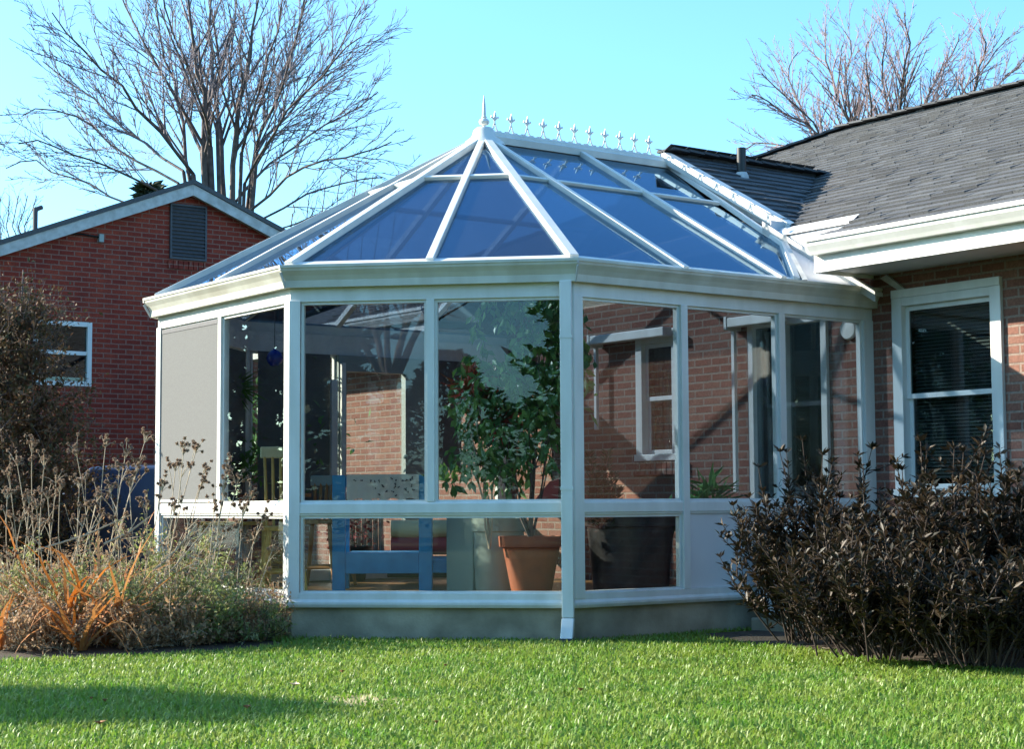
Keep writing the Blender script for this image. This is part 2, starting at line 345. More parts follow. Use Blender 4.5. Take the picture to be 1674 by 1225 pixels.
for i_ in (1, 2, 3, 4):
    a_, b_ = offs(.119)[i_], offs(.070)[i_]; mb = MB(); mb.bar((*a_, Z4-.028), (*a_, Z4+.001), .012, .016, (1, 0, 0)); mb.bar((*b_, Z4-.137), (*a_, Z4-.04), .010, .016, (0, 0, 1)); mb.build('gutter_joint', MT['oldwhite'], con)
# posts
def post(p, n, wd, z0, z1, dep=.07, proud=.032, name='post', m='white'):
    t = np.array([-n[1], n[0]]); mb = MB(); a = p+n*proud-t*wd/2; b = p+n*proud+t*wd/2; c = b-n*dep; d = a-n*dep
    mb.hexa([(*a, z0), (*b, z0), (*c, z0), (*d, z0), (*a, z1), (*b, z1), (*c, z1), (*d, z1)]); return mb.build(name, MT[m], con, bevel=.003)
def corner_post(i, wd=.058):
    c = ring[i]; n1 = nrm(ring[i-1], c); n2 = nrm(c, ring[i+1]); t1 = ring[i-1]-c; t1 /= np.linalg.norm(t1); t2 = ring[i+1]-c; t2 /= np.linalg.norm(t2)
    o = c+np.linalg.solve(np.array([n1, n2]), [.034, .034]); q = c+np.linalg.solve(np.array([n1, n2]), [-.05, -.05])
    a1 = c+n1*.034+t1*wd; a2 = c+n2*.034+t2*wd; b1 = c-n1*.05+t1*wd*.7; b2 = c-n2*.05+t2*wd*.7
    poly = [a1, o, a2, b2, q, b1]; mb = MB(); mb.prism([(*p, Z1+.06) for p in poly], (0, 0, Z3-Z1-.05)); mb.build('corner_post', MT['white'], con, bevel=.003)
for i in (1, 2, 3, 4): corner_post(i)
def wallpt(i, t): return ring[i]+(ring[i+1]-ring[i])*t
bays = {0: [YH-.9, YH-1.8], 4: [0.0, 0.9]}
nR = np.array([1.0, 0]); nL = np.array([-1.0, 0])
for y in (0.0, .9): post(np.array([D_, y]), nR, .058, Z1+.09, Z3+.002)
post(np.array([D_, YH-.05]), nR, .10, Z1+.09, Z3+.002)
for y in (0.0, .9): post(np.array([-D_, y]), nL, .058, Z1+.09, Z3+.002)
post(np.array([-D_, YH-.05]), nL, .10, Z1+.09, Z3+.002)
for s in (1, 2, 3):
    p = wallpt(s, .5); post(p, nrm(ring[s], ring[s+1]), .05, Z2, Z3+.002, dep=.06, proud=.026, name='mullion')
# glass panes: each with its own slim frame (sub-part)
def pane(p, q, z0, z1, name='window_pane', m='glassw', t=.008, frame=True):
    n = nrm(p, q); mb = MB(); a, b = p-n*t, q-n*t
    mb.hexa([(*p, z0), (*q, z0), (*b, z0), (*a, z0), (*p, z1), (*q, z1), (*b, z1), (*a, z1)]); g = mb.build(name, MT[m], con)
    if frame:
        f = MB(); w_ = .018; e = (q-p)/np.linalg.norm(q-p); o = n*.008; dpt = n*.03
        def bx(a, b, za, zb): f.hexa([(*(a+o), za), (*(b+o), za), (*(b-dpt), za), (*(a-dpt), za), (*(a+o), zb), (*(b+o), zb), (*(b-dpt), zb), (*(a-dpt), zb)])
        bx(p, p+e*w_, z0, z1); bx(q-e*w_, q, z0, z1); bx(p+e*w_, q-e*w_, z0, z0+w_*.7); bx(p+e*w_, q-e*w_, z1-w_, z1)
        f.build('pane_frame', MT['white'], g)
    return g
def span(i, t0, t1, z0, z1, in0=.058, in1=.058, **k):
    p = wallpt(i, t0); q = wallpt(i, t1); e = (q-p)/np.linalg.norm(q-p); return pane(p+e*in0, q-e*in1, z0, z1, **k)
ZG0, ZG1 = Z1+.092, Z2-.085
for s in (1, 2, 3):
    span(s, 0, 1, ZG0, ZG1); span(s, 0, .5, Z2, Z3, .058, .025); span(s, .5, 1, Z2, Z3, .025, .058)
for sx, sg in ((1, 4), (-1, 0)):
    ycuts = [-A_+.058, -.029, .029, .871, .929, YH-.10]
    for k in range(3):
        p = np.array([sx*D_, ycuts[2*k]]); q = np.array([sx*D_, ycuts[2*k+1]])
        if sx < 0: p, q = q, p
        pane(p, q, Z2, Z3)
        if sx > 0 and k > 0:
            mb = MB(); mb.box((D_-.04, p[1], ZG0), (D_+.006, q[1], ZG1)); mb.build('lower_panel', MT['panel'], con, bevel=.003)
        else: pane(p, q, ZG0, ZG1)
# roof
off = offs(.045); AP = np.array([0, 0, ZR])
def e3(c): return np.array([c[0], c[1], Z4])
ER = D_+.045
def on_right(y, sx=1): return np.array([sx*ER, y, Z4])
ridge_end = np.array([0, YH+.02, ZR])
m3 = [(off[s]+off[s+1])/2 for s in range(5)]
segs = []
def lerp(a, b, t): return a+(b-a)*t
FP = .36
fans = [off[1], m3[1], off[2], m3[2], off[3], m3[3], off[4]]
def rpane(poly, m='glassr'):
    P = [np.array(p, float) for p in poly]; n = np.cross(P[1]-P[0], P[2]-P[0]); n /= np.linalg.norm(n); n = n if n[2] > 0 else -n
    mb = MB(); mb.prism(P, -n*.01); return mb.build('roof_pane', MT[m], con)
def up_n(a, b, c):
    n = np.cross(b-a, c-a); n /= np.linalg.norm(n); return n if n[2] > 0 else -n
for k in range(6):
    a, b = e3(fans[k]), e3(fans[k+1]); pa, pb = lerp(AP, a, FP), lerp(AP, b, FP)
    rpane([a, b, pb, pa]); rpane([pa, pb, AP])
ysr = [-A_-.045*math.tan(pi/8), 0, .9, YH]
for sx in (1, -1):
    def P(y, t): return lerp(np.array([0, max(y, 0), ZR]), np.array([sx*ER, y, Z4]), t)
    first = e3(off[4]) if sx > 0 else e3(off[1])
    a = first; b = P(0, 1); rpane([a, b, lerp(AP, b, FP), lerp(AP, a, FP)]); rpane([lerp(AP, a, FP), lerp(AP, b, FP), AP])
    rpane([P(0, 1), P(.9, 1), P(.9, FP), P(0, FP)]); rpane([P(0, FP), P(.9, FP), P(.9, 0), P(0, 0)])
    if sx > 0:
        yk = 1.60
        rpane([P(.9, 1), (ER, 1.04, Z4), lerp(P(yk, 0), P(yk, 1), .70), P(yk, FP), P(.9, FP)]); rpane([P(.9, FP), P(yk, FP), P(1.84, .0), P(.9, 0)])
    else:
        rpane([P(.9, 1), P(YH, 1), P(YH, FP), P(.9, FP)]); rpane([P(.9, FP), P(YH, FP), P(YH, 0), P(.9, 0)])
def bar3(a, b, wd, ht, name, m='alum', n=(0, 0, 1), lift=.012, bevel=.004):
    n = np.array(n, float); n /= np.linalg.norm(n)
    mb = MB(); mb.bar(np.array(a)+n*lift, np.array(b)+n*lift, wd, ht, n); return mb.build(name, MT[m], con, bevel=bevel)
for k, f in enumerate(fans):
    hip = k % 2 == 0; a = e3(f)
    nn = np.array([f[0], f[1], 0]); nn = nn/np.linalg.norm(nn)*.5; nn[2] = .86
    bar3(lerp(AP, a, .03), lerp(AP, a, .995), .062 if hip else .05, .05, 'hip_rafter' if hip else 'rafter', n=nn)
nr = np.array([.5, 0, .866])
for sx in (1, -1):
    nn = nr*np.array([sx, 1, 1])
    bar3(lerp(AP, on_right(0, sx), .03), on_right(0, sx), .05, .05, 'rafter', n=nn)
    bar3((0+sx*.02, .9, ZR-.01), on_right(.9, sx), .05, .05, 'rafter', n=nn)
bar3((0.05, 1.86, ZR-.03), lerp(np.array((0, 1.60, ZR)), on_right(1.60), .70), .04, .04, 'rafter', n=nr)
bar3(lerp(np.array((0, 1.60, ZR)), on_right(1.60), .70), (ER-.02, 1.04, Z4+.01), .05, .05, 'rafter', n=nr)
# purlins
pl = [lerp(AP, e3(f), FP) for f in fans]
for k in range(6):
    n = up_n(AP, e3(fans[k]), e3(fans[k+1])); bar3(pl[k], pl[k+1], .04, .035, 'purlin', n=n, lift=.008)
for sx in (1, -1):
    nn = nr*np.array([sx, 1, 1]); a = lerp(AP, e3(off[4] if sx > 0 else off[1]), FP); b = lerp(AP, on_right(0, sx), FP); c = b+np.array([0, .9, 0]); d = b+np.array([0, 1.68, 0])
    bar3(a, b, .035, .03, 'purlin', n=nn, lift=.006); bar3(b, c, .035, .03, 'purlin', n=nn, lift=.006); bar3(c, d, .035, .03, 'purlin', n=nn, lift=.006)
# ridge beam with stepped profile, ring cap at the apex
mb = MB(); prof = [(-.09, ZR-.045), (.09, ZR-.045), (.10, ZR+.01), (.075, ZR+.02), (.075, ZR+.045), (.05, ZR+.05), (.05, ZR+.06), (-.05, ZR+.06), (-.05, ZR+.05), (-.075, ZR+.05), (-.075, ZR+.02), (-.10, ZR+.01)]
mb.prism([(x, -.02, z) for x, z in prof], (0, 1.93, 0)); mb.build('ridge_beam', MT['alum'], con, bevel=.003)
mb = MB(); mb.lathe((0, 0, ZR-.06), [(.17, 0), (.15, .03), (.10, .07), (.085, .12), (.06, .145), (.0, .15)], 16); mb.build('apex_cap', MT['alum'], con, smooth=True)
mb = MB(); z = ZR+.06; mb.lathe((0, 0, z), [(.028, 0), (.022, .01), (.013, .025), (.012, .045), (.034, .052), (.043, .072), (.034, .092), (.016, .10), (.021, .106), (.021, .112), (.016, .116), (.012, .20), (.003, .285)], 16); mb.build('finial', MT['alum'], con, smooth=True)
# cresting: eleven fleur-de-lis spikes in the plane of the ridge
def spike(y):
    mb = MB(); b = np.array((0, y, ZR+.061)); w2 = .076
    def P(u, v): return b+np.array((0, u, v*.72))
    for sg in (-1, 1):
        arc = [P(sg*w2*math.cos(t), .085*math.sin(t)*1.0+.0) for t in np.linspace(0, pi/2, 7)]
        arc = [P(sg*(w2-(w2-.006)*math.sin(t)**.8), .095*(1-math.cos(t))+.003) for t in np.linspace(0, pi/2, 7)]
        mb.tube(arc, .006, 5)
        mb.tube([P(sg*w2, .0), P(sg*w2*.75, .022), P(sg*w2*.35, .022), P(0, .004)], .0055, 5)
    mb.tube([P(0, .09), P(0, .13)], .007, 6)
    mb.lathe(P(0, .13), [(.006, 0), (.016, .008), (.006, .016)], 8)
    mb.prism([P(0, .14), P(.013, .165), P(.009, .195), P(0, .235), P(-.009, .195), P(-.013, .165)], (.008, 0, 0))
    for sg in (-1, 1): mb.tube([P(0, .142), P(sg*.018, .158), P(sg*.034, .176), P(sg*.036, .158)], [.008, .008, .007, .004], 5)
    mb.build('cresting_spike', MT['alum'], con)
for k in range(11): spike(.10+.158*k)
mb = MB(); mb.box((-.012, .02, ZR+.059), (.012, 1.78, ZR+.067)); mb.build('cresting_rail', MT['alum'], con)
# downspout at the front corner
n1 = nrm(C0, C1); t1 = (C0-C1)/np.linalg.norm(C0-C1); q = C1+n1*.068+t1*.035
def dsp(z0, z1, a, wd=.075, dp=.055):
    n = n1; t = t1; P = [a[0]-t*wd/2-n*dp/2, a[0]+t*wd/2-n*dp/2, a[0]+t*wd/2+n*dp/2, a[0]-t*wd/2+n*dp/2]; Q = [a[1]-t*wd/2-n*dp/2, a[1]+t*wd/2-n*dp/2, a[1]+t*wd/2+n*dp/2, a[1]-t*wd/2+n*dp/2]
    return [(*p, z0) for p in P]+[(*p, z1) for p in Q]
mb = MB(); mb.hexa(dsp(.16, Z4-.13, (q, q))); d_ = mb.build('downspout', MT['white'], con, bevel=.006)
mb = MB(); mb.hexa(dsp(.04, .158, (q+n1*.10, q), .078, .06)); mb.build('elbow', MT['white'], d_, bevel=.006)
mb = MB(); mb.hexa(dsp(.02, .039, (q+n1*.12, q+n1*.10), .09, .07)); mb.build('spout_end', MT['black'], d_)
for z in (.95, 1.9):
    mb = MB(); mb.hexa(dsp(z, z+.02, (q, q), .081, .061)); mb.build('strap', MT['white'], d_)
# grey mesh shade lowered over the far left pane of the end wall, with its cassette
p = wallpt(2, 0); q2 = wallpt(2, .5); mb = MB()
mb.box((p[0]+.062, -E_-.024, Z2+.012), (q2[0]-.03, -E_-.018, Z3-.02)); sh = mb.build('roller_shade', MT['screen'], con)
mb = MB(); mb.box((p[0]+.065, -E_-.027, Z3-.045), (q2[0]-.028, -E_-.022, Z3-.012)); mb.build('shade_roller', MT['louver'], sh, bevel=.004)
mb = MB(); mb.box((p[0]+.065, -E_-.030, Z2+.008), (q2[0]-.028, -E_-.015, Z2+.026)); mb.build('bottom_bar', MT['white'], sh)
for a_, b_, i_ in ((.04, .30, 1),):
    pa_, pb_ = wallpt(i_, a_), wallpt(i_, b_); nn_ = nrm(ring[i_], ring[i_+1]); mb = MB(); mb.prism([(*(pa_-nn_*.05), Z2), (*(pb_-nn_*.05), Z2), (*(pb_-nn_*.05), Z3-.02), (*(pa_-nn_*.05), Z3-.02)], (*(nn_*.006), 0)); mb.build('roller_shade', MT['screen'], con)  # added mesh sheet that darkens the view through the left bay
mb = MB(); mb.box((-D_+.05, -.80, Z2), (-D_+.056, -.10, Z3)); mb.build('roller_shade', MT['screen'], con)  # another added mesh sheet, darkens this bay of the far side wall
mb = MB(); mb.box((-D_+.05, .96, Z2+.32), (-D_+.056, 1.28, Z3)); mb.build('roller_shade', MT['screen'], con)
mb = MB(); mb.box((-D_+.05, .96, Z2+.29), (-D_+.06, 1.30, Z2+.32)); mb.build('shade_bar', MT['white'], con)
# sliding door frame in the far side wall
mb = MB()
for ya, yb in ((-.03, .05), (.66, .93)): mb.box((-D_+.01, ya, .2), (-D_+.08, yb, Z3))
mb.box((-D_+.012, .05, Z3-.14), (-D_+.078, .66, Z3)); sdr = mb.build('sliding_door', MT['grey'], con)
mb = MB(); mb.box((-D_+.085, -.12, .2), (-D_+.12, -.06, 1.95)); mb.box((-D_+.085, -.02, .2), (-D_+.12, .02, 2.1)); mb.build('door_jamb', MT['white'], sdr)
# floor
mb = MB(); mb.prism([(*c, .17) for c in [r*.97 for r in ring]], (0, 0, .03)); mb.build('floor', MT['floor'], con)
# white infill cricket at the roof's lower right corner
def rp(x, y, lift=.02): return np.array([x, y, ZR-(ZR-Z4)/ER*x+lift])
mb = MB(); mb.prism([rp(1.60, 1.63), rp(2.33, 1.06), rp(2.40, YH), rp(1.60, YH)], (0, 0, -.03)); mb.build('infill_panel', MT['panel'], con, bevel=.003)
for p_, q_, m in (((1.60, 1.63), (2.36, 1.07), 'oldwhite'),):
    mb = MB(); mb.bar(rp(*p_, .03), rp(*q_, .03), .035, .03, (0, 0, 1)); mb.build('flashing', MT[m], con)
# ------------------------------------------------------------------ main brick house
EV = 1.22; ZE = 2.70; PT = .448; YR = 6.1; XR0 = -1.95; XW = -6.3
hs = empty('brick_house', (3.0, YH, 0), 'tan brick house with grey shingle roof and white gutter behind the conservatory', 'house')
def wall_open(name, y0, y1, x0, x1, z0, z1, opens, m, parent):
    xs = sorted({x0, x1, *[o[0] for o in opens], *[o[1] for o in opens]}); zs = sorted({z0, z1, *[o[2] for o in opens], *[o[3] for o in opens]})
    V = []; F = []; idx = {}
    def vid(x, y, z):
        k = (round(x, 4), round(y, 4), round(z, 4))
        if k not in idx: idx[k] = len(V); V.append(k)
        return idx[k]
    def solid(i, j):
        if i < 0 or j < 0 or i >= len(xs)-1 or j >= len(zs)-1: return False
        cx = (xs[i]+xs[i+1])/2; cz = (zs[j]+zs[j+1])/2
        return not any(o[0] < cx < o[1] and o[2] < cz < o[3] for o in opens)
    for i in range(len(xs)-1):
        for j in range(len(zs)-1):
            if not solid(i, j): continue
            a, b, c, d = xs[i], xs[i+1], zs[j], zs[j+1]
            F.append([vid(a, y0, c), vid(b, y0, c), vid(b, y0, d), vid(a, y0, d)]); F.append([vid(a, y1, c), vid(a, y1, d), vid(b, y1, d), vid(b, y1, c)])
            if not solid(i-1, j): F.append([vid(a, y0, c), vid(a, y0, d), vid(a, y1, d), vid(a, y1, c)])
            if not solid(i+1, j): F.append([vid(b, y0, c), vid(b, y1, c), vid(b, y1, d), vid(b, y0, d)])
            if not solid(i, j-1): F.append([vid(a, y0, c), vid(a, y1, c), vid(b, y1, c), vid(b, y0, c)])
            if not solid(i, j+1): F.append([vid(a, y0, d), vid(b, y0, d), vid(b, y1, d), vid(a, y1, d)])
    return raw(name, V, F, m, parent)
WR = (2.53, 3.42, .95, 2.31); WI = (-.31, .17, 1.27, 2.25); DR = (1.02, 1.86, .2, 2.28)
fw = wall_open('wall', YH, YH+.2, XW, 7.5, -.1, 2.60, [WR, WI, DR], MT['brick_h'], hs)
mb = MB(); mb.box((XW, YH+.2, -.1), (XW+.2, 10.5, 2.6)); mb.build('wall', MT['brick_h'], hs)
mb = MB(); mb.box((7.3, YH+.2, -.1), (7.5, 10.5, 2.6)); mb.build('wall', MT['brick_h'], hs)
mb = MB(); mb.box((XW+.2, 10.3, -.1), (7.3, 10.5, 2.6)); mb.build('wall', MT['brick_h'], hs)
# soffit, fascia, gutter (overhanging eave, only right of the glass roof and left of it)
for xa, xb in ((2.33, 7.9), (XW-.5, -2.62)):
    mb = MB(); mb.box((xa, EV+.03, 2.50), (xb, YH+.2, 2.52)); mb.build('soffit', MT['panel'], hs)
    mb = MB(); mb.box((xa, EV, 2.475), (xb, EV+.03, 2.66)); mb.build('fascia', MT['white'], hs, bevel=.003)
    g = [(EV-.002, 2.595), (EV-.06, 2.595), (EV-.075, 2.62), (EV-.10, 2.655), (EV-.105, 2.68), (EV-.118, 2.683), (EV-.118, 2.712), (EV-.10, 2.712), (EV-.10, 2.69), (EV-.012, 2.69), (EV-.012, 2.73), (EV-.002, 2.73)]
    mb = MB(); mb.prism([(xa, y, z) for y, z in g], (xb-xa, 0, 0)); mb.build('gutter', MT['white'], hs)
for k, x in enumerate(np.arange(2.6, 7.8, .30)):
    pass
# decking planes of the roof (hip at the left end)
def hz(x, y): return ZE+PT*(y-EV)
RZ = hz(0, YR)
mb = MB(); TH = .05
xl = XR0-(YR-EV)*1.0; ybk = YR+(YR-EV)
NX, NY = 2.30, 1.64
fr = [(xl, EV), (-NX, EV), (-NX, NY), (NX, NY), (NX, EV), (8.0, EV), (8.0, YR), (XR0, YR)]
mb.prism([(x, y, hz(x, y)-TH) for x, y in fr], (0, 0, TH))
mb.add([(xl, EV+.3, ZE), (8.0, EV+.3, ZE), (8.0, YR, RZ), (XR0, YR, RZ), (xl, ybk, ZE), (8.0, ybk, ZE), (xl+.02, EV+.02, ZE-TH), (7.98, EV+.02, ZE-TH), (7.98, ybk-.02, ZE-TH), (xl+.02, ybk-.02, ZE-TH), (xl, EV, ZE)],
       [[3, 2, 5, 4], [10, 3, 4]])
roof = mb.build('roof', MT['shingle'], hs)
# shingle courses: individual tabs
def tabs(origin, ax, ay, nz, W, H, keep, expo=.14, name='shingle_courses', parent=None, seed=1):
    r = np.random.default_rng(seed); V = []; F = []; n = 0
    ax = np.array(ax, float); ay = np.array(ay, float); nz = np.array(nz, float); o = np.array(origin, float)
    rows = int(H/expo)+1
    for j in range(rows):
        x = -r.random()*.3; first = True
        v0 = j*expo
        while x < W:
            wd = r.choice([.12, .17, .22, .30]); th = .006+.010*r.random()*(r.random() < .6); dv = -.006*r.random()
            x1 = x+wd-.003
            if x1 < .04: x += wd; continue
            xo = x; x = max(x, 0.0)
            c = o+ax*(x+wd/2)+ay*(v0+expo/2)
            if keep(c):
                b = o+ay*(v0+dv)
                t = o+ay*(v0+expo*1.15)
                V += [b+ax*x+nz*.002, b+ax*x1+nz*.002, b+ax*x1+nz*(.010+th), b+ax*x+nz*(.010+th), t+ax*x+nz*(.001), t+ax*x1+nz*(.001)]
                F += [[n, n+1, n+2, n+3], [n+3, n+2, n+5, n+4], [n+1, n+5, n+2], [n, n+3, n+4]]; n += 6
            x = xo+wd
    return raw(name, V, F, MT['shingle'], parent)
SLH = math.hypot(1, PT); ay = np.array([0, 1, PT])/SLH; nz = np.array([0, -PT, 1])/SLH
def saddle_z(x): return 3.80-.555*abs(x)
tabs((xl, EV-.03, ZE-.03*PT), (1, 0, 0), ay, nz, 8-xl, (YR-EV)*SLH+.05, lambda c: c[0] > xl+(c[1]-EV)-.05 and not (abs(c[0]) < 2.9 and saddle_z(c[0]) > c[2]+.03) and c[0] > -5 and not (abs(c[0]) < NX and c[1] < NY+.05), parent=roof)
mb = MB()
hp = [np.array((xl+(YR-EV)*t, EV+(YR-EV)*t, ZE+PT*(YR-EV)*t)) for t in np.linspace(0, 1, 36)]
for a, b in zip(hp[:-1], hp[1:]): mb.bar(a+(0, 0, .028), b+(0, 0, .02), .22, .02, (0, 0, 1), .012)
rg = [np.array((x, YR, RZ)) for x in np.arange(XR0, 8, .2)]
for a, b in zip(rg[:-1], rg[1:]): mb.bar(a+(0, 0, .03), b+(0, 0, .022), .24, .02, (0, 0, 1), .012)
mb.build('ridge_cap', MT['shingle'], roof)
# saddle roof linking the glass ridge to the house roof
YS = 1.86
def sad_back(x): return EV+(saddle_z(x)-ZE)/PT
mb = MB(); XS = 1.50
pts = []
for x in (-XS, 0, XS): pts += [(x, YS, saddle_z(x)), (x, max(sad_back(x), YS+.02)+.02, saddle_z(x)), (x, YS, saddle_z(x)-.05), (x, max(sad_back(x), YS+.02)+.02, saddle_z(x)-.05)]
mb.add(pts, [[0, 4, 5, 1], [4, 8, 9, 5], [2, 6, 4, 0], [6, 10, 8, 4], [3, 7, 6, 2][::-1], [7, 11, 10, 6][::-1], [0, 1, 3, 2], [8, 10, 11, 9]])
sd = mb.build('saddle_roof', MT['shingle'], hs)
s2 = math.hypot(1, .555)
for sx in (1, -1):
    ayy = np.array([-sx, 0, .555])/s2; nzz = np.array([.555*sx, 0, 1])/s2
    tabs((sx*XS, YS-.03, saddle_z(XS)), (0, 1, 0), ayy, nzz, 2.0, XS*s2, lambda c: c[1] < sad_back(c[0])+.02, parent=sd, seed=5+sx, expo=.13)
mb = MB()
for y in np.arange(YS, 3.7, .17): mb.bar((0, y, 3.832), (0, y+.18, 3.822), .22, .018, (0, 0, 1))
mb.build('ridge_cap', MT['shingle'], sd)
# white step flashing up the rake, each piece overlapping
mb = MB(); npc = 15
for k in range(npc):
    x0 = .06+k*(2.0-.06)/npc; x1 = x0+.15
    zt = lambda x: saddle_z(x)-.012; zb = lambda x: ZR-.574*x+.012
    j = rng.random()*.012
    mb.prism([(x0, YS-.045-j, zb(x0)), (x1, YS-.045, zb(x1)), (x1, YS-.045, zt(x1)-.01-rng.random()*.02), (x0, YS-.045-j, zt(x0)-.005)], (0, .012, 0))
mb.build('step_flashing', MT['oldwhite'], hs)
gz = lambda x: ZR-.574*x+.012
mb = MB(); mb.prism([(.04, YS-.075, saddle_z(.04)-.065), (1.5, YS-.075, saddle_z(1.5)-.065), (1.5, YS-.075, saddle_z(1.5)+.012), (.04, YS-.075, saddle_z(.04)+.012)], (0, .02, 0)); mb.prism([(.04, YS-.054, saddle_z(.04)+.014), (1.5, YS-.054, saddle_z(1.5)+.014), (1.5, YS+.03, saddle_z(1.5)+.020), (.04, YS+.03, saddle_z(.04)+.020)], (0, 0, .006)); mb.build('rake_board', MT['alum'], hs)
mb = MB(); mb.prism([(1.44, NY-.012, gz(1.44)), (2.29, NY-.012, gz(2.29)), (2.29, NY-.012, hz(0, NY)-.02), (1.44, NY-.012, hz(0, NY)-.02)], (0, .01, 0)); mb.prism([(1.44, NY-.03, hz(0, NY)-.018), (2.29, NY-.03, hz(0, NY)-.018), (2.29, NY+.07, hz(0, NY+.07)+.022), (1.44, NY+.07, hz(0, NY+.07)+.022)], (0, 0, .006)); mb.prism([(1.46, NY, hz(0, NY)-.05), (1.46, YS-.06, hz(0, YS)-.05), (1.46, YS-.06, saddle_z(1.46)+.02), (1.46, NY, saddle_z(1.46)+.02)], (-.01, 0, 0)); mb.build('flashing', MT['panel'], hs)
mb = MB()
for k in range(5):
    x0 = 1.40+k*.22; mb.prism([(x0, NY-.035-k*.001, gz(x0)+.01), (x0+.24, NY-.035-k*.001, gz(x0+.24)+.01), (x0+.24, NY-.035-k*.001, gz(x0+.24)+.09), (x0, NY-.035-k*.001, gz(x0)+.10)], (0, .01, 0))
mb.build('step_flashing', MT['oldwhite'], hs)
mb = MB(); mb.prism([(2.40, YH-.03, 2.47), (2.62, YH-.03, 2.335), (2.62, YH-.03, 2.375), (2.46, YH-.03, 2.49)], (0, .028, 0)); mb.build('flashing', MT['oldwhite'], hs)  # pale strip stands in for the sunlit patch on brick and flashing
mb = MB(); mb.prism([(2.305, EV-.0, 2.475), (2.305, YH-.01, 2.475), (2.305, YH-.01, 2.62+.2), (2.305, NY, hz(0, NY)-.05), (2.305, EV, 2.66)], (.02, 0, 0)); mb.build('eave_return', MT['white'], hs, bevel=.002)
# vent pipe with boot on the saddle
pz = saddle_z(.33); vp = empty('vent_pipe', (.33, 2.42, pz)); vp.parent = hs; vp.location = Vector((.33, 2.42, pz))-Vector((3, YH, 0))
mb = MB(); mb.lathe((.33, 2.42, pz-.02), [(.04, 0), (.04, .26), (.034, .26), (.034, .1)], 14); mb.build('pipe', MT['black'], vp, smooth=True)
mb = MB(); mb.lathe((.33, 2.42, pz-.04), [(.07, 0), (.06, .04), (.046, .07), (.042, .07)], 14); mb.build('pipe_boot', MT['oldwhite'], vp, smooth=True)
# window on the right: casing, sashes, blinds
def sash_window(o, parent, y, casing=.055, blinds=True, sillbox=True, curtain=False):
    x0, x1, z0, z1 = o
    f = MB(); c = casing
    f.box((x0-.03, y-.035, z1), (x1+.03, y+.03, z1+.06)); f.box((x0-.03, y-.03, z0), (x0+c, y+.06, z1)); f.box((x1-c, y-.03, z0), (x1+.03, y+.06, z1)); f.box((x0+c, y-.026, z1-c), (x1-c, y+.06, z1))
    wn = f.build('window', MT['white'], parent, bevel=.004)
    if sillbox:
        s_ = MB(); s_.box((x0-.03, y-.055, z0-.055), (x1+.03, y+.06, z0)); s_.build('sill', MT['white'], wn, bevel=.004)
    zm = (z0+z1)/2-.02; a, b = x0+c, x1-c
    for k, (za, zb, yy) in enumerate(((zm-.02, z1-c, y+.015), (z0+.003, zm+.02, y+.038))):
        s_ = MB(); t = .035
        s_.box((a, yy, za), (a+t, yy+.02, zb)); s_.box((b-t, yy, za), (b, yy+.02, zb)); s_.box((a+t, yy, za), (b-t, yy+.02, za+t)); s_.box((a+t, yy, zb-t), (b-t, yy+.02, zb)); s_.build('sash', MT['white'], wn, bevel=.002)
        g_ = MB(); g_.box((a+t, yy+.006, za+t), (b-t, yy+.012, zb-t)); g_.build('pane', MT['glassd'], wn)
    if blinds:
        bl = MB()
        for z in np.arange(z0+.08, z1-.06, .025): bl.hexa([(a+.01, y+.09, z), (b-.01, y+.09, z), (b-.01, y+.105, z+.017), (a+.01, y+.105, z+.017), (a+.01, y+.09, z+.001), (b-.01, y+.09, z+.001), (b-.01, y+.105, z+.018), (a+.01, y+.105, z+.018)])
        bl.build('blind', MT['blind'], wn)
    if curtain:
        cu = MB(); 
        for k in range(7): cu.tube([(a+.05+k*.035, y+.11, z0+.03), (a+.03+k*.04, y+.12, zm), (a+.02+k*.05, y+.12, z1-.06)], .02, 6)
        cu.build('curtain', MT['curtain'], wn, smooth=True)
    r = MB(); r.box((x0-.2, y+.5, z0-.2), (x1+.2, y+.52, z1+.2)); r.box((x0-.22, y+.2, z0-.2), (x0-.2, y+.52, z1+.2)); r.box((x1+.2, y+.2, z0-.2), (x1+.22, y+.52, z1+.2)); r.box((x0-.2, y+.2, z1+.2), (x1+.2, y+.5, z1+.22)); r.box((x0-.2, y+.2, z0-.22), (x1+.2, y+.5, z0-.2))
    r.build('dark_room', MT['dark'], wn)
    return wn
sash_window(WR, hs, YH, .06)
sash_window(WI, hs, YH, .05, blinds=False, curtain=True)
mb = MB()
for k in range(10): mb.box((-.40+k*.068, YH-.05, 1.10), (-.40+k*.068+.058, YH+.01, 1.205))
mb.build('brick_ledge', MT['brick_h'], hs)
# patio door
x0, x1, z0, z1 = DR
mb = MB(); mb.box((x0, YH-.03, z0), (x0+.06, YH+.08, z1)); mb.box((x1-.06, YH-.03, z0), (x1, YH+.08, z1)); mb.box((x0+.06, YH-.028, z1-.06), (x1-.06, YH+.08, z1)); mb.box((x0+.06, YH-.02, z0), (x1-.06, YH+.08, z0+.05)); mb.box((1.38, YH-.02, z0+.05), (1.43, YH+.05, z1-.06))
pd = mb.build('patio_door', MT['white'], hs, bevel=.004)
mb = MB(); mb.box((x0+.06, YH+.01, z0+.05), (1.38, YH+.018, z1-.06)); mb.build('pane', MT['glassd'], pd)
mb = MB(); mb.box((1.43, YH+.03, z0+.05), (x1-.06, YH+.038, z1-.06)); mb.build('pane', MT['glassd'], pd)
mb = MB()
for k in range(6): mb.tube([(x0+.09+k*.042, YH+.12, z0+.06), (x0+.09+k*.044, YH+.12, z1-.08)], .022, 6)
mb.build('curtain', MT['cab'], pd, smooth=True)
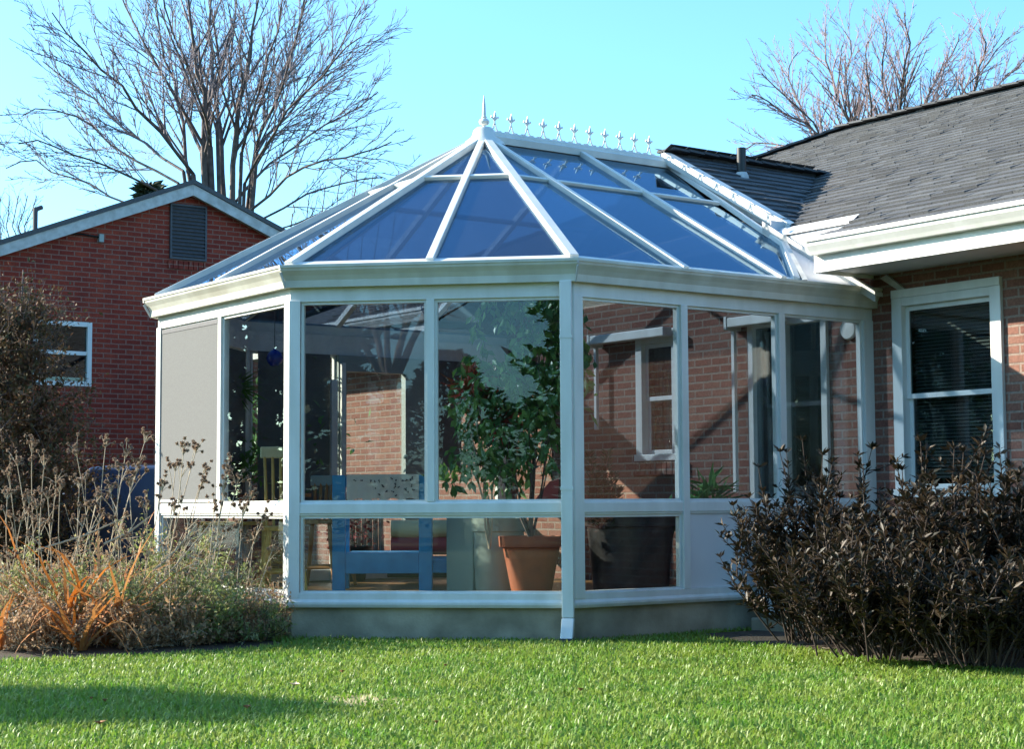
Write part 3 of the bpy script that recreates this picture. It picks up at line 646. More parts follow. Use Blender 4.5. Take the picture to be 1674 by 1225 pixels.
mb = MB(); mb.box((x0-.2, YH+.6, 0), (x1+.2, YH+.62, 2.5)); mb.box((x0-.22, YH+.2, 0), (x0-.2, YH+.6, 2.5)); mb.box((x1+.2, YH+.2, 0), (x1+.22, YH+.6, 2.5)); mb.box((x0-.2, YH+.2, 2.5), (x1+.2, YH+.6, 2.52)); mb.box((x0-.2, YH+.2, .1), (x1+.2, YH+.6, .17)); mb.build('dark_room', MT['dark'], pd)
# round white wall fitting beside the door
dl = MB(); dl.lathe((2.09, YH-.001, 2.13), [(.045, 0), (.075, .01), (.08, .03), (.07, .045), (.0, .05)], 24, (0, -1, 0)); dl.build('wall_fitting', MT['white'], hs, smooth=True)
# folding awning cassettes with side rails fixed to the brick
for xa, xb, zb in ((-.80, .17, 1.50), (.93, 1.50, .95)):
    mb = MB(); mb.box((xa, YH-.16, 2.235), (xb, YH-.06, 2.31)); k = mb.build('blind_cassette', MT['white'], hs, bevel=.008)
    mb = MB(); mb.box((xa-.03, YH-.165, 2.215), (xa, YH-.002, 2.32)); mb.build('end_cap', MT['white'], k, bevel=.004)
    mb = MB(); mb.box((xa-.015, YH-.10, zb), (xa+.015, YH-.07, 2.215)); mb.build('side_rail', MT['white'], k)
# ------------------------------------------------------------------ neighbouring red brick house
XN = -9.7; PY, PZ, NS = 2.05, 5.12, .40; HW = 3.7
nb = empty('brick_house', (XN-4, PY, 0), 'dark red brick house with white trimmed gable, grey louvered vent and small window', 'house')
zr = lambda y: PZ-NS*abs(y-PY)
wy0, wy1, wz0, wz1 = -.02, .74, 2.36, 3.17
# gable wall as polygon pieces round the window
def yz_prism(mb, poly, x=XN, t=-.2): mb.prism([(x, y, z) for y, z in poly], (t, 0, 0))
mb = MB(); Lf, Rt = PY-HW+.3, PY+HW-.3; tz = lambda y: zr(y)-.16
yz_prism(mb, [(Lf, -.1), (wy0, -.1), (wy0, tz(wy0)), (Lf, tz(Lf))]); yz_prism(mb, [(wy0, -.1), (wy1, -.1), (wy1, wz0), (wy0, wz0)]); yz_prism(mb, [(wy0, wz1), (wy1, wz1), (wy1, tz(wy1)), (wy0, tz(wy0))])
yz_prism(mb, [(wy1, -.1), (Rt, -.1), (Rt, tz(Rt)), (PY, tz(PY)), (wy1, tz(wy1))])
mb.build('wall', MT['brick_n'], nb)
mb = MB(); mb.box((XN-8, Lf, -.1), (XN-.2, Lf+.2, tz(Lf))); mb.build('wall', MT['brick_n'], nb)
mb = MB(); mb.box((XN-8, Rt-.2, -.1), (XN-.2, Rt, tz(Rt))); mb.build('wall', MT['brick_n'], nb)
mb = MB()
for sg in (-1, 1):
    a = (PY, PZ); b = (PY+sg*HW, zr(PY+sg*HW)); P4 = [a, b, (b[0], b[1]-.06), (a[0], a[1]-.06)]
    mb.prism([(XN+.16, y, z) for y, z in P4], (-8.4, 0, 0))
nr_ = mb.build('roof', MT['shingle'], nb)
for sg in (-1, 1):
    a = (PY, PZ-.062); b = (PY+sg*HW, zr(PY+sg*HW)-.062); mb = MB()
    mb.prism([(XN+.14, y, z) for y, z in [a, b, (b[0], b[1]-.14), (a[0], a[1]-.15)]], (-.03, 0, 0)); mb.prism([(XN+.11, y, z) for y, z in [(a[0], a[1]-.10), (b[0], b[1]-.10), (b[0], b[1]-.12), (a[0], a[1]-.12)]], (-.12, 0, 0)); mb.build('rake_board', MT['oldwhite'], nb, bevel=.004)
# vent
vy0, vy1, vz0, vz1 = 1.78, 2.30, 4.07, 4.80
mb = MB(); f = .025
mb.box((XN, vy0, vz0), (XN+.03, vy0+f, vz1)); mb.box((XN, vy1-f, vz0), (XN+.03, vy1, vz1)); mb.box((XN, vy0+f, vz0), (XN+.03, vy1-f, vz0+f)); mb.box((XN, vy0+f, vz1-f), (XN+.03, vy1-f, vz1)); mb.box((XN, vy0+f, vz0+f), (XN+.003, vy1-f, vz1-f))
lv = mb.build('gable_vent', MT['louver'], nb)
mb = MB()
for z in np.arange(vz0+.04, vz1-.05, .048): mb.hexa([(XN+.004, vy0+f, z+.03), (XN+.028, vy0+f, z), (XN+.028, vy1-f, z), (XN+.004, vy1-f, z+.03), (XN+.004, vy0+f, z+.037), (XN+.030, vy0+f, z+.007), (XN+.030, vy1-f, z+.007), (XN+.004, vy1-f, z+.037)])
mb.build('slat', MT['louver'], lv)
mb = MB()
for k in range(8): mb.box((XN-.02, vy0-.02+k*.072, vz0-.13), (XN+.02, vy0+.042+k*.072, vz0-.02))
mb.build('brick_ledge', MT['brick_n'], nb)
# window
mb = MB(); c = .06
mb.box((XN-.06, wy0, wz0), (XN+.012, wy0+c, wz1)); mb.box((XN-.06, wy1-c, wz0), (XN+.012, wy1, wz1)); mb.box((XN-.06, wy0+c, wz1-c), (XN+.012, wy1-c, wz1)); mb.box((XN-.06, wy0+c, wz0), (XN+.012, wy1-c, wz0+c)); mb.box((XN-.05, wy0+c, 2.75), (XN-.005, wy1-c, 2.80))
nw = mb.build('window', MT['white'], nb, bevel=.004)
mb = MB(); mb.box((XN-.04, wy0+c, wz0+c), (XN-.032, wy1-c, 2.75)); mb.build('pane', MT['glassd'], nw)
mb = MB(); mb.box((XN-.04, wy0+c, 2.80), (XN-.032, wy1-c, wz1-c)); mb.build('pane', MT['glassd'], nw)
mb = MB()
for k in range(5): mb.tube([(XN-.14, wy0+.1+k*.035, wz0), (XN-.14, wy0+.1+k*.05, wz1)], .02, 6)
mb.build('curtain', MT['curtain'], nw)
mb = MB(); mb.box((XN-.7, wy0-.2, wz0-.2), (XN-.68, wy1+.2, wz1+.2)); mb.build('dark_room', MT['dark'], nw)
# electric bracket, roof pipe, cable
mb = MB(); mb.box((XN, .80, 4.20), (XN+.06, .86, 4.30)); mb.build('cable_bracket', MT['grey'], nb)
mb = MB(); mb.tube([(XN+.03, .83, 4.26), (XN+.03, .6, 4.28), (XN+.03, .2, 4.26), (XN+.02, -.25, 4.04)], .012, 6); mb.build('cable', MT['black'], nb)
mb = MB(); mb.tube([(XN-1.0, .35, 4.3), (XN-1.0, .35, 4.74)], .035, 8); mb.tube([(XN-1.0, .35, 4.72), (XN-1.0, .44, 4.76)], .03, 8); mb.build('roof_pipe', MT['louver'], nb)
mb = MB(); mb.tube([(XN+.02, 3.36, 4.5), (XN+.02, 3.36, 3.2)], .012, 5); mb.build('cable', MT['black'], nb)

#===TREES
# ------------------------------------------------------------------ trees
def bare_tree(name, base, limbs, label, group=None, D=30, child_n=7, depth=3, r0=.10, up=.35, twmat='twig', seed=3, sx=1.0, spread=.55, child_len=.42):
    """limbs: list of ([(px,py,dD)...], r) guide lines through the crown; twigs grow from them"""
    global rng
    keep = rng; rng = np.random.default_rng(seed)
    t = empty(name, base, label, 'tree', group)
    thick = []; thin = []
    def grow(P, R, lev, L):
        seg = np.linalg.norm(np.diff(P, axis=0), axis=1); cum = np.r_[0, np.cumsum(seg)]; T = cum[-1]
        n = max(2, int(child_n*T)) if lev == 0 else max(2, int(T*(5.5 if lev == 1 else 6.0)))
        for k in range(n):
            s = T*(.14+.84*(k+rng.random())/n); i = min(np.searchsorted(cum, s)-1, len(seg)-1); i = max(i, 0); f = (s-cum[i])/seg[i]
            p = P[i]+(P[i+1]-P[i])*f; d = (P[i+1]-P[i])/seg[i]; r = (R[i]+(R[i+1]-R[i])*f)
            side = rdir(1)[0]; side -= d*(side@d); side /= np.linalg.norm(side)+1e-9
            cd = d*(1-spread*.35)+side*spread*(.7+.5*rng.random()); cl = L*child_len*(.5+.8*rng.random())*(1.15-.6*s/T)
            kk = 4 if lev == 0 else 3
            C = curve(p, cd, cl, kk, up*(.6 if lev < 2 else .2), .07+.03*lev)
            rr = min(r*.6, .007+.007*cl if lev > 0 else .010+.018*cl); rr = max(rr, .007); RR = np.linspace(rr, max(rr*.4, .0045), kk+1)
            (thin if rr < .02 else thick).append((C, RR))
            if lev < depth-1: grow(C, RR, lev+1, cl)
    for g, r in limbs:
        r = r*.52; P = np.array([at(x, y, D+dd) for x, y, dd in g])
        # subdivide
        Q = [P[0]]
        for a, b in zip(P[:-1], P[1:]): Q += [a+(b-a)*.5+rng.normal(size=3)*.045, b]
        Q = np.array(Q); R = np.linspace(r, .012, len(Q)); thick.append((Q, R)); L = np.linalg.norm(np.diff(Q, axis=0), axis=1).sum()
        grow(Q, R, 0, min(L, 5.0))
    b = np.array(base, float)
    st = []
    for g, r in limbs:
        p = at(g[0][0], g[0][1], D+g[0][2])
        if p[2] > 2: 
            q = b+np.array([(p[0]-b[0])*.12, (p[1]-b[1])*.12, min(1.8, p[2]*.35)]); st.append((np.array([b, b+(q-b)*.5, q, q+(p-q)*.5+np.array((0, 0, -.15)), p]), np.array([r*1.6, r*1.2, r*.9, r*.7, r*.62])))
    V, F = tube_geo(st, 9); raw('trunk', V, F, MT['bark'], t, smooth=True)
    V, F = tube_geo(thick, 5); raw('branches', V, F, MT['bark'], t, smooth=True)
    V, F = tube_geo(thin, 3); raw('twigs', V, F, MT[twmat], t)
    rng = keep
    return t
DL = 33.0
limbsL = [
 ([(318, 330, 0), (300, 200, .5), (285, 130, .8), (262, 60, 1), (235, -60, 1.2)], .085),
 ([(338, 330, 0), (334, 200, -.3), (322, 120, -.6), (312, 40, -.9), (300, -90, -1)], .14),
 ([(340, 200, 0), (347, 130, .5), (342, 50, .9), (352, -70, 1)], .10),
 ([(366, 330, .5), (362, 230, .6), (350, 150, .9), (353, 60, 1.2), (335, -80, 1.4)], .12),
 ([(380, 330, -.3), (386, 220, -.6), (402, 130, -1), (412, 50, -1.2), (432, -60, -1.4)], .12),
 ([(404, 345, .3), (418, 245, .4), (448, 175, .8), (470, 100, 1.2), (497, 0, 1.5), (505, -50, 1.5)], .085),
 ([(418, 245, .3), (440, 190, -.2), (462, 140, -.5), (482, 70, -.8), (515, -40, -1)], .07),
 ([(316, 285, 0), (262, 215, -1), (200, 140, -1.8), (140, 85, -2.4), (85, 20, -2.8)], .075),
 ([(300, 280, 0), (240, 235, 1), (180, 190, 1.6), (120, 140, 2.2), (70, 100, 2.4)], .06),
 ([(292, 300, 0), (220, 262, .6), (150, 205, 1), (90, 180, 1.2), (35, 190, 1.2)], .055),
 ([(285, 330, 0), (215, 290, -1), (150, 262, -1.5), (90, 240, -2), (30, 235, -2)], .05),
 ([(250, 345, 0), (180, 322, .7), (115, 290, 1.3), (60, 262, 1.8), (10, 275, 1.8)], .045),
 ([(330, 250, 0), (290, 160, 1.6), (240, 80, 2.4), (205, 10, 3), (180, -60, 3)], .07),
 ([(345, 240, 0), (320, 150, -1.7), (285, 60, -2.6), (262, -50, -3)], .06),
 ([(385, 330, 0), (440, 268, 1), (500, 225, 1.7), (560, 190, 2.2), (618, 150, 2.4)], .06),
 ([(402, 350, 0), (468, 290, -1), (530, 262, -1.8), (590, 250, -2.3), (640, 232, -2.4)], .055),
 ([(425, 360, 0), (500, 318, .4), (560, 300, .9), (625, 290, 1.2)], .045),
 ([(420, 250, 0), (470, 190, 1.5), (520, 130, 2.2), (560, 70, 2.6), (590, 10, 3)], .06),
 ([(400, 300, 0), (450, 215, -1.6), (500, 150, -2.4), (545, 100, -3), (590, 60, -3)], .055),
 ([(395, 250, 0), (430, 130, -1.5), (455, 50, -2), (470, -50, -2)], .06),
 ([(355, 200, 0), (375, 110, 1.5), (385, 20, 2), (392, -70, 2)], .06),
 ([(440, 380, 0), (520, 350, -.5), (580, 335, -1), (640, 335, -1)], .035),
]
bare_tree('bare_tree', (*at(372, 830, DL)[:2], 0), limbsL, 'large leafless spreading tree with many trunks rising behind the red brick gable', D=DL, child_n=3.7, seed=3, spread=.46, child_len=.40)
DR_ = 42.0
limbsR = [
 ([(1392, 330, 0), (1392, 205, 0), (1366, 150, 0), (1350, 100, .4), (1350, 35, .8)], .10),
 ([(1410, 330, 0), (1402, 210, .5), (1380, 150, 1), (1392, 90, 1.4), (1380, 50, 1.6)], .08),
 ([(1470, 330, 0), (1470, 190, 0), (1476, 130, -.5), (1488, 70, -.9), (1478, 20, -1)], .10),
 ([(1460, 330, 0), (1455, 200, .6), (1442, 130, 1), (1450, 60, 1.4), (1440, 20, 1.8)], .08),
 ([(1500, 330, 0), (1505, 185, 0), (1530, 130, .8), (1556, 90, 1.2), (1568, 55, 1.6)], .08),
 ([(1380, 300, 0), (1340, 225, 0), (1290, 190, -.8), (1255, 165, -1.2), (1228, 155, -1.5)], .07),
 ([(1380, 320, 0), (1310, 250, 0), (1262, 235, .8), (1225, 240, 1.1), (1206, 255, 1.1)], .05),
 ([(1360, 300, 0), (1325, 215, .5), (1298, 150, 1), (1290, 110, 1.2), (1305, 85, 1.6)], .06),
 ([(1590, 330, 0), (1588, 160, 0), (1600, 110, -.6), (1612, 70, -1), (1602, 45, -1)], .08),
 ([(1600, 330, 0), (1622, 150, .3), (1648, 120, .6), (1672, 100, .8), (1690, 80, .8)], .06),
 ([(1540, 330, 0), (1560, 175, -.6), (1580, 140, -1), (1610, 110, -1), (1650, 60, -1)], .05),
 ([(1420, 320, 0), (1425, 200, -1), (1420, 140, -1.5), (1415, 90, -1.6), (1425, 60, -1.6)], .06),
 ([(1350, 330, 0), (1290, 265, -.4), (1240, 262, -.8), (1205, 275, -.8)], .04),
 ([(1370, 300, 0), (1330, 200, -.8), (1265, 140, -1.5), (1245, 120, -1.7)], .05),
 ([(1660, 330, 0), (1690, 160, 0), (1720, 100, 0)], .06),
]
bare_tree('bare_tree', (*at(1450, 830, DR_)[:2], 0), limbsR, 'leafless reddish tree rising beyond the ridge of the grey shingle roof', D=DR_, child_n=6, depth=3, seed=11, twmat='twig2', spread=.5, child_len=.34, up=.5)
# distant leafless saplings seen low between the houses
bare_tree('bare_tree', (*at(20, 830, 45)[:2], 0), [([(10+k*9-30, 420, 0), (0+k*10-40, 370, 0), (-10+k*15-50, 320, 0)], .03) for k in range(9)], 'thin leafless saplings low at the far left behind the red gable', D=45, child_n=5, depth=2, seed=21)
bare_tree('bare_tree', (*at(560, 830, 45)[:2], 0), [([(480+k*22, 420, 0), (478+k*24, 350, 0), (480+k*26, 270+abs(k-4)*16, 0)], .035) for k in range(8)], 'slim leafless tree just left of the glass roof slope', D=45, child_n=4, depth=2, seed=22)
# small evergreen tip over the gable
def evergreen(base, h, r, label, n=6000, seed=1):
    g_ = np.random.default_rng(seed); t = empty('evergreen_tree', base, label, 'tree'); b = np.array(base, float)
    u = g_.random(n)**.7; z = .06*h+u*h*.93; rad = r*(1-z/h)**.8*(.55+.45*g_.random(n))*(1+.25*np.sin(z*5+g_.random(n))); th = g_.random(n)*2*pi
    rad *= (1+.22*np.sin(th*5+z*2.3))
    P = b+np.stack([rad*np.cos(th), rad*np.sin(th), z], 1); Dn = np.stack([np.cos(th), np.sin(th), g_.random(n)*.5-.15], 1)+g_.normal(size=(n, 3))*.3
    V, F = leaves(P, Dn, g_.normal(size=(n, 3))+(0, 0, 1), .22*h/6*(.6+g_.random(n)), .10*h/6*(.6+g_.random(n))); raw('foliage', V, F, MT['evergreen'], t)
    mb = MB(); mb.tube([b, b+(0, 0, h*.5), b+(0, 0, h*.95)], [r*.09, r*.05, .01], 8); mb.build('trunk', MT['bark'], t); return t
evergreen((*at(238, 830, 36)[:2], 0), 7.75, .5, 'dark evergreen tree tip peeking over the left slope of the red gable', 4000)
# unseen evergreens added to darken the pane reflections and cut sky fill
for k, (x, y, h, r, lab) in enumerate([(12.3, -22.5, 9.5, 2.3, 'unseen tall evergreen added to mirror dark in the left front pane'), (16.0, -21.0, 4.0, 3.2, 'unseen short evergreen added to mirror dark low in the right front pane'), (9.0, -25, 9, 2.6, 'unseen dark evergreen added left of the tall mirrored one'),
    (20.5, -21, 8.5, 2.6, 'unseen broad evergreen added right of the short mirrored one'), (24, -14, 9.5, 3.0, 'unseen evergreen added behind the camera to cut sky fill'), (25, -7, 9, 3.0, 'unseen evergreen added behind and right of the camera to cut sky fill'), (5.0, -28, 9, 2.8, 'unseen evergreen added far down the lawn toward the sunny side'),
    (24, 1, 9, 3, 'unseen evergreen added in line with the house front beyond the lawn'), (17, -29, 10, 3, 'unseen tallest evergreen added behind the short mirrored one'), (-17.0, -11.3, 9.0, 3.8, 'unseen evergreen added to darken the end wall panes'), (-15.3, -14.5, 8.5, 3.4, 'second unseen evergreen added to darken the end wall panes'), (-20, -8.6, 9, 3.8, 'third unseen evergreen added to darken the end wall panes'), (-21, -13.5, 9.5, 4.0, 'farthest unseen evergreen added to darken the end wall panes')]):
    evergreen((x, y, 0), h, r, lab, 14000 if x < -10 else 7000, seed=k+30)
def free_tree(x, y, h, label, seed, n=9, group=None, rr=.16):
    global rng
    keep = rng; rng = np.random.default_rng(seed); t = empty('bare_tree', (x, y, 0), label, 'tree', group); thick = []; thin = []
    b = np.array((x, y, 0.0)); top = b+(0, 0, h*.28); thick.append((np.array([b, b+(top-b)*.5+(.05, .03, 0), top]), np.array([rr*1.2, rr, rr*.85])))
    for k in range(n):
        a = 2*pi*k/n+rng.random(); P = curve(top-(0, 0, .3*rng.random()), (math.cos(a)*.6, math.sin(a)*.6, .9+.5*rng.random()), h*.7, 6, .5, .07); R = np.linspace(rr*.5, .012, 7); thick.append((P, R))
        for i in range(1, 6):
            for q in range(4):
                C = curve(P[i], (P[i+1]-P[i])/np.linalg.norm(P[i+1]-P[i])+rdir(1)[0]*.7, h*.22*(.5+rng.random()), 4, .4, .1); thick.append((C, np.linspace(R[i]*.45, .006, 5)))
                for s in range(5):
                    j = rng.integers(1, 5); thin.append((curve(C[j-1], rdir(1)[0]*.7+(0, 0, .5), h*.09*(.5+rng.random()), 3, .2, .1), np.linspace(.009, .003, 4)))
    V, F = tube_geo(thick, 6); raw('trunk', V, F, MT['bark'], t, smooth=True); V, F = tube_geo(thin, 3); raw('twigs', V, F, MT['twig'], t); rng = keep; return t
free_tree(17.2, -25, 13, 'leafless tree mirrored in the front panes of the conservatory', 41)
free_tree(19, -17, 11, 'second leafless tree mirrored right of the first one', 42)
tp_ = ground(360, 1172)-np.array((*SH, 0))*-18.0
evergreen((tp_[0], tp_[1], 0), 18*math.tan(EL)+.1, 2.3, 'off picture evergreen shading the lower left of the lawn', 9000, seed=77)
#===GARDEN
# ------------------------------------------------------------------ lawn grass
def inside(P, poly):
    x, y = P[:, 0], P[:, 1]; c = np.zeros(len(P), bool); n = len(poly)
    for i in range(n):
        x0, y0 = poly[i][0], poly[i][1]; x1, y1 = poly[(i+1) % n][0], poly[(i+1) % n][1]
        c ^= ((y0 > y) != (y1 > y)) & (x < (x1-x0)*(y-y0)/(y1-y0+1e-12)+x0)
    return c
PATCH = ground(590, 1152); PATCH2 = ground(1420, 1118)
for q_, r_ in ((PATCH, .24), (PATCH2, .16)):
    mb = MB(); mb.add([(q_[0]+r_*math.cos(a)*(1+.2*math.sin(3*a)), q_[1]+r_*math.sin(a)*(1+.2*math.cos(2*a)), .0155) for a in np.linspace(0, 2*pi, 24, endpoint=False)], [list(range(24))]); mb.build('bare_patch', MT['straw'], kind='structure')
def lawn_blades(n, x0, x1, y0, y1, seed):
    g = np.random.default_rng(seed)
    P = np.stack([g.uniform(x0, x1, n), g.uniform(y0, y1, n)], 1)
    d = P-CAM[:2]; dep = d@FW[:2]; lat = d@R2[:2]
    k = (dep > 5.6) & (dep < 12.5) & (np.abs(lat)/dep < .33) & (g.random(n) < np.clip(1.25-(dep-6)/9, .25, 1))
    k &= ~((np.hypot(P[:, 0]-PATCH[0], P[:, 1]-PATCH[1]) < .16+.10*np.sin(P[:, 0]*19)*np.sin(P[:, 1]*23)) & (g.random(n) < .8)) & ~((np.hypot(P[:, 0]-PATCH2[0], P[:, 1]-PATCH2[1]) < .10+.06*np.sin(P[:, 0]*21)) & (g.random(n) < .7))
    P = P[k]; k = ~inside(P, bedL) & ~inside(P, bedR) & ~inside(P, [C3*1.01, CL*1.01, C0*1.005, C1*1.005, (D_, YH), (-D_, YH)]); P = P[k]; n = len(P)
    h = (.016+.034*g.random(n)**1.3)*(.75+.5*(np.sin(P[:, 0]*2.3+np.sin(P[:, 1]*3.1))*.5+.5)*g.random(n)+.2)
    th = g.random(n)*2*pi; ln = g.random(n)*.75+.15; dr = np.stack([np.cos(th), np.sin(th)], 1)
    wv = np.stack([-dr[:, 1], dr[:, 0]], 1)*((.0028+.0026*g.random(n))[:, None])
    z0 = np.full(n, .004)
    B = np.c_[P, z0]; mid = np.c_[P+dr*(h*ln*.35)[:, None], z0+h*.6]; tip = np.c_[P+dr*(h*ln*1.05)[:, None], z0+h*(1-.35*ln)]
    W3 = np.c_[wv, np.zeros(n)]
    V = np.stack([B-W3, B+W3, mid-W3*.8, mid+W3*.8, tip], 1).reshape(-1, 3); q = np.arange(n)[:, None]*5
    F = np.concatenate([q+np.array([[0, 1, 3]]), q+np.array([[0, 3, 2]]), q+np.array([[2, 3, 4]])], 0)
    return V, F
V, F = lawn_blades(900000, -4, 8.2, -8, 1.6, 5)
gr = raw('lawn_grass', V, F, MT['grass'], None, kind='stuff'); tag(gr, 'short sunlit green lawn grass in front of the conservatory', 'grass')
# fallen leaves
def leaf_obj(px, py, sz, m, label, group=None, seed=1):
    p = ground(px, py, .035); g = np.random.default_rng(seed); a = g.random()*6.28; k = 9
    ring_ = [np.array([math.cos(a+2*pi*i/k)*sz*(.55+.45*(i % 2)), math.sin(a+2*pi*i/k)*sz*.8*(.55+.45*(i % 2)), .02+.25*sz*g.random()])+p for i in range(k)]
    mb = MB(); mb.add([p+(0, 0, .01)]+ring_, [[0, 1+i, 1+(i+1) % k] for i in range(k)]); o = mb.build('fallen_leaf', MT[m], None, origin=p); tag(o, label, 'leaf', group); return o
leaf_obj(482, 1126, .035, 'leafl', 'pale dry fallen leaf alone on the lawn left of centre', seed=2)
leaf_obj(163, 1190, .03, 'leafb', 'orange brown fallen leaf at the lower left of the lawn', seed=3)
leaf_obj(1352, 1068, .04, 'leafl', 'pale curled fallen leaf in the shade before the dark shrubs', seed=4)
for k in range(7):
    leaf_obj(random.uniform(60, 1600), random.uniform(1085, 1210), random.uniform(.012, .022), 'leafb', 'tiny brown fallen leaf lying among the blades of the lawn', 'small brown leaves scattered on the lawn', seed=50+k)

# ------------------------------------------------------------------ dark shrubs on the right
def whorl_shrub(base, rad, h, nst, label, seed, group='dark broadleaf shrubs along the right side', dense=1.0, tall=()):
    g = np.random.default_rng(seed); t = empty('broadleaf_shrub', base, label, 'shrub', group); b = np.array(base, float)
    lines = []; LP = []; LD = []; LL = []
    for k in range(nst+len(tall)):
        if k < nst:
            a = g.random()*2*pi; rr = rad*math.sqrt(g.random()); hh = h*(.55+.42*g.random())*(1-.30*(rr/rad)**2)
            tipp = b+np.array((rr*math.cos(a), rr*math.sin(a), hh))
        else: tipp = np.array(tall[k-nst], float)
        st = b+np.array((g.normal()*.12*rad/.6, g.normal()*.12*rad/.6, 0)); st = b+(tipp-b)*np.array((.35, .35, 0))+np.array((g.normal()*.05, g.normal()*.05, .03))
        mid = st+(tipp-st)*.5+np.array((g.normal()*.05, g.normal()*.05, .06)); ts = np.linspace(0, 1, 9)[:, None]
        P = (1-ts)**2*st+2*ts*(1-ts)*mid+ts**2*tipp; lines.append((P, np.linspace(.006, .0024, 9)))
        # side shoots
        shoots = [(P[2:], 1.0)]
        for q in range(g.integers(4, 9)):
            i = g.integers(1, 8); d = g.normal(size=3)*.6+(0, 0, .9); d[2] = abs(d[2]); C = curve(P[i], d, .14+.16*g.random(), 4, .5, .06); lines.append((C, np.linspace(.004, .002, 5))); shoots.append((C, 1))
        for C, _ in shoots:
            seg = np.linalg.norm(np.diff(C, axis=0), axis=1); T = seg.sum(); n = int(T/.0125*dense); cum = np.r_[0, np.cumsum(seg)]
            s = g.random(n)**.75*T; s = np.sort(s); s[-max(4, n//6):] = T
            i = np.clip(np.searchsorted(cum, s)-1, 0, len(seg)-1); f = ((s-cum[i])/seg[i])[:, None]; pp = C[i]+(C[i+1]-C[i])*f; dd = (C[i+1]-C[i])/seg[i][:, None]
            th = np.arange(n)*2.4+g.random(); sdv = g.normal(size=(n, 3)); sdv = np.stack([np.cos(th), np.sin(th), np.zeros(n)], 1)
            LP.append(pp); LD.append(dd*.75+sdv*.75+g.normal(size=(n, 3))*.22); LL.append(.036+.034*g.random(n))
    LP = np.concatenate(LP); LD = np.concatenate(LD); LL = np.concatenate(LL)
    V, F = tube_geo(lines, 5); raw('stems', V, F, MT['darkstem'], t)
    V, F = leaves(LP, LD, g.normal(size=LP.shape)*.4+(0, 0, 1), LL, LL*.34, .12); raw('leaves', V, F, MT['rhodo'], t)
    return t
def T(px, py, D): return at(px, py, D)
whorl_shrub((*at(1335, 830, 9.95)[:2], .03), .60, 1.00, 48, 'dark brown leaved shrub against the white panel at the conservatory corner', 61,
            tall=[T(1312, 722, 10), T(1240, 765, 9.9), T(1275, 740, 10), T(1345, 745, 9.9), T(1360, 760, 9.8), T(1200, 845, 9.9), T(1192, 880, 9.8), T(1225, 815, 9.9), T(1195, 935, 9.8), T(1215, 990, 9.8), T(1405, 765, 9.9), T(1425, 735, 10)])
whorl_shrub((*at(1520, 830, 9.35)[:2], .03), .62, 1.02, 52, 'dark shrub with coppery tips in front of the right hand window', 62,
            tall=[T(1505, 722, 9.3), T(1515, 738, 9.2), T(1560, 735, 9.3), T(1575, 740, 9.2), T(1610, 745, 9.3), T(1600, 730, 9.4), T(1500, 800, 8.9), T(1530, 850, 8.85), T(1515, 820, 8.85), T(1545, 835, 8.8), T(1475, 770, 9.3)])
whorl_shrub((*at(1665, 830, 9.0)[:2], .03), .60, 1.0, 50, 'dark shrub cut off by the right edge of the picture', 63, tall=[T(1650, 765, 9), T(1665, 780, 8.9), T(1640, 790, 8.9), T(1672, 810, 8.8)])
whorl_shrub((*at(1440, 830, 8.95)[:2], .03), .55, .68, 62, 'low dark shrub in front of the two taller right hand shrubs', 64)
whorl_shrub((*at(1590, 830, 8.55)[:2], .03), .50, .56, 60, 'lowest dark shrub at the front right edge of the bed', 65)
# dark small conifer-like shrub standing before the right front pane
def spire_shrub(base, tops, label, seed):
    g = np.random.default_rng(seed); t = empty('potted_spire_plant', base, label, 'plant'); lines = []; LP = []; LD = []
    b = np.array(base, float)
    for tp in tops:
        P = np.linspace(0, 1, 8)[:, None]*(np.array(tp)-b)+b+g.normal(size=(8, 3))*.008; lines.append((P, np.linspace(.009, .003, 8)))
        n = 260; u = g.random(n)**.8; pp = b+(np.array(tp)-b)*u[:, None]; th = g.random(n)*6.28; r_ = .012; LP.append(pp+np.stack([np.cos(th), np.sin(th), np.zeros(n)], 1)*(.085*(1-u)+.01)[:, None]*g.random(n)[:, None]); LD.append(np.stack([np.cos(th), np.sin(th), .5+g.random(n)*.5], 1))
    LP = np.concatenate(LP); LD = np.concatenate(LD); V, F = tube_geo(lines, 5); raw('stems', V, F, MT['bark'], t); V, F = leaves(LP, LD, g.normal(size=LP.shape)+(0, 0, .5), .035+.03*g.random(len(LP)), np.full(len(LP), .012)); raw('leaves', V, F, MT['evergreen'], t); return t
# air conditioner box behind the shrubs
ab = empty('heat_pump', (2.62, .95, 0), 'pale grey heat pump cabinet by the white lower panels behind the shrubs', 'heat pump')
mb = MB(); mb.box((2.42, .55, .12), (2.80, 1.40, .74)); mb.build('cabinet', MT['panel'], ab, bevel=.012)
mb = MB(); 
for z in np.arange(.2, .66, .035): mb.box((2.80, .62, z), (2.808, 1.33, z+.012))
mb.build('grille', MT['grey'], ab)
mb = MB(); mb.box((2.36, .5, .0), (2.86, 1.45, .10)); mb.build('pad', MT['concrete'], ab, bevel=.01)

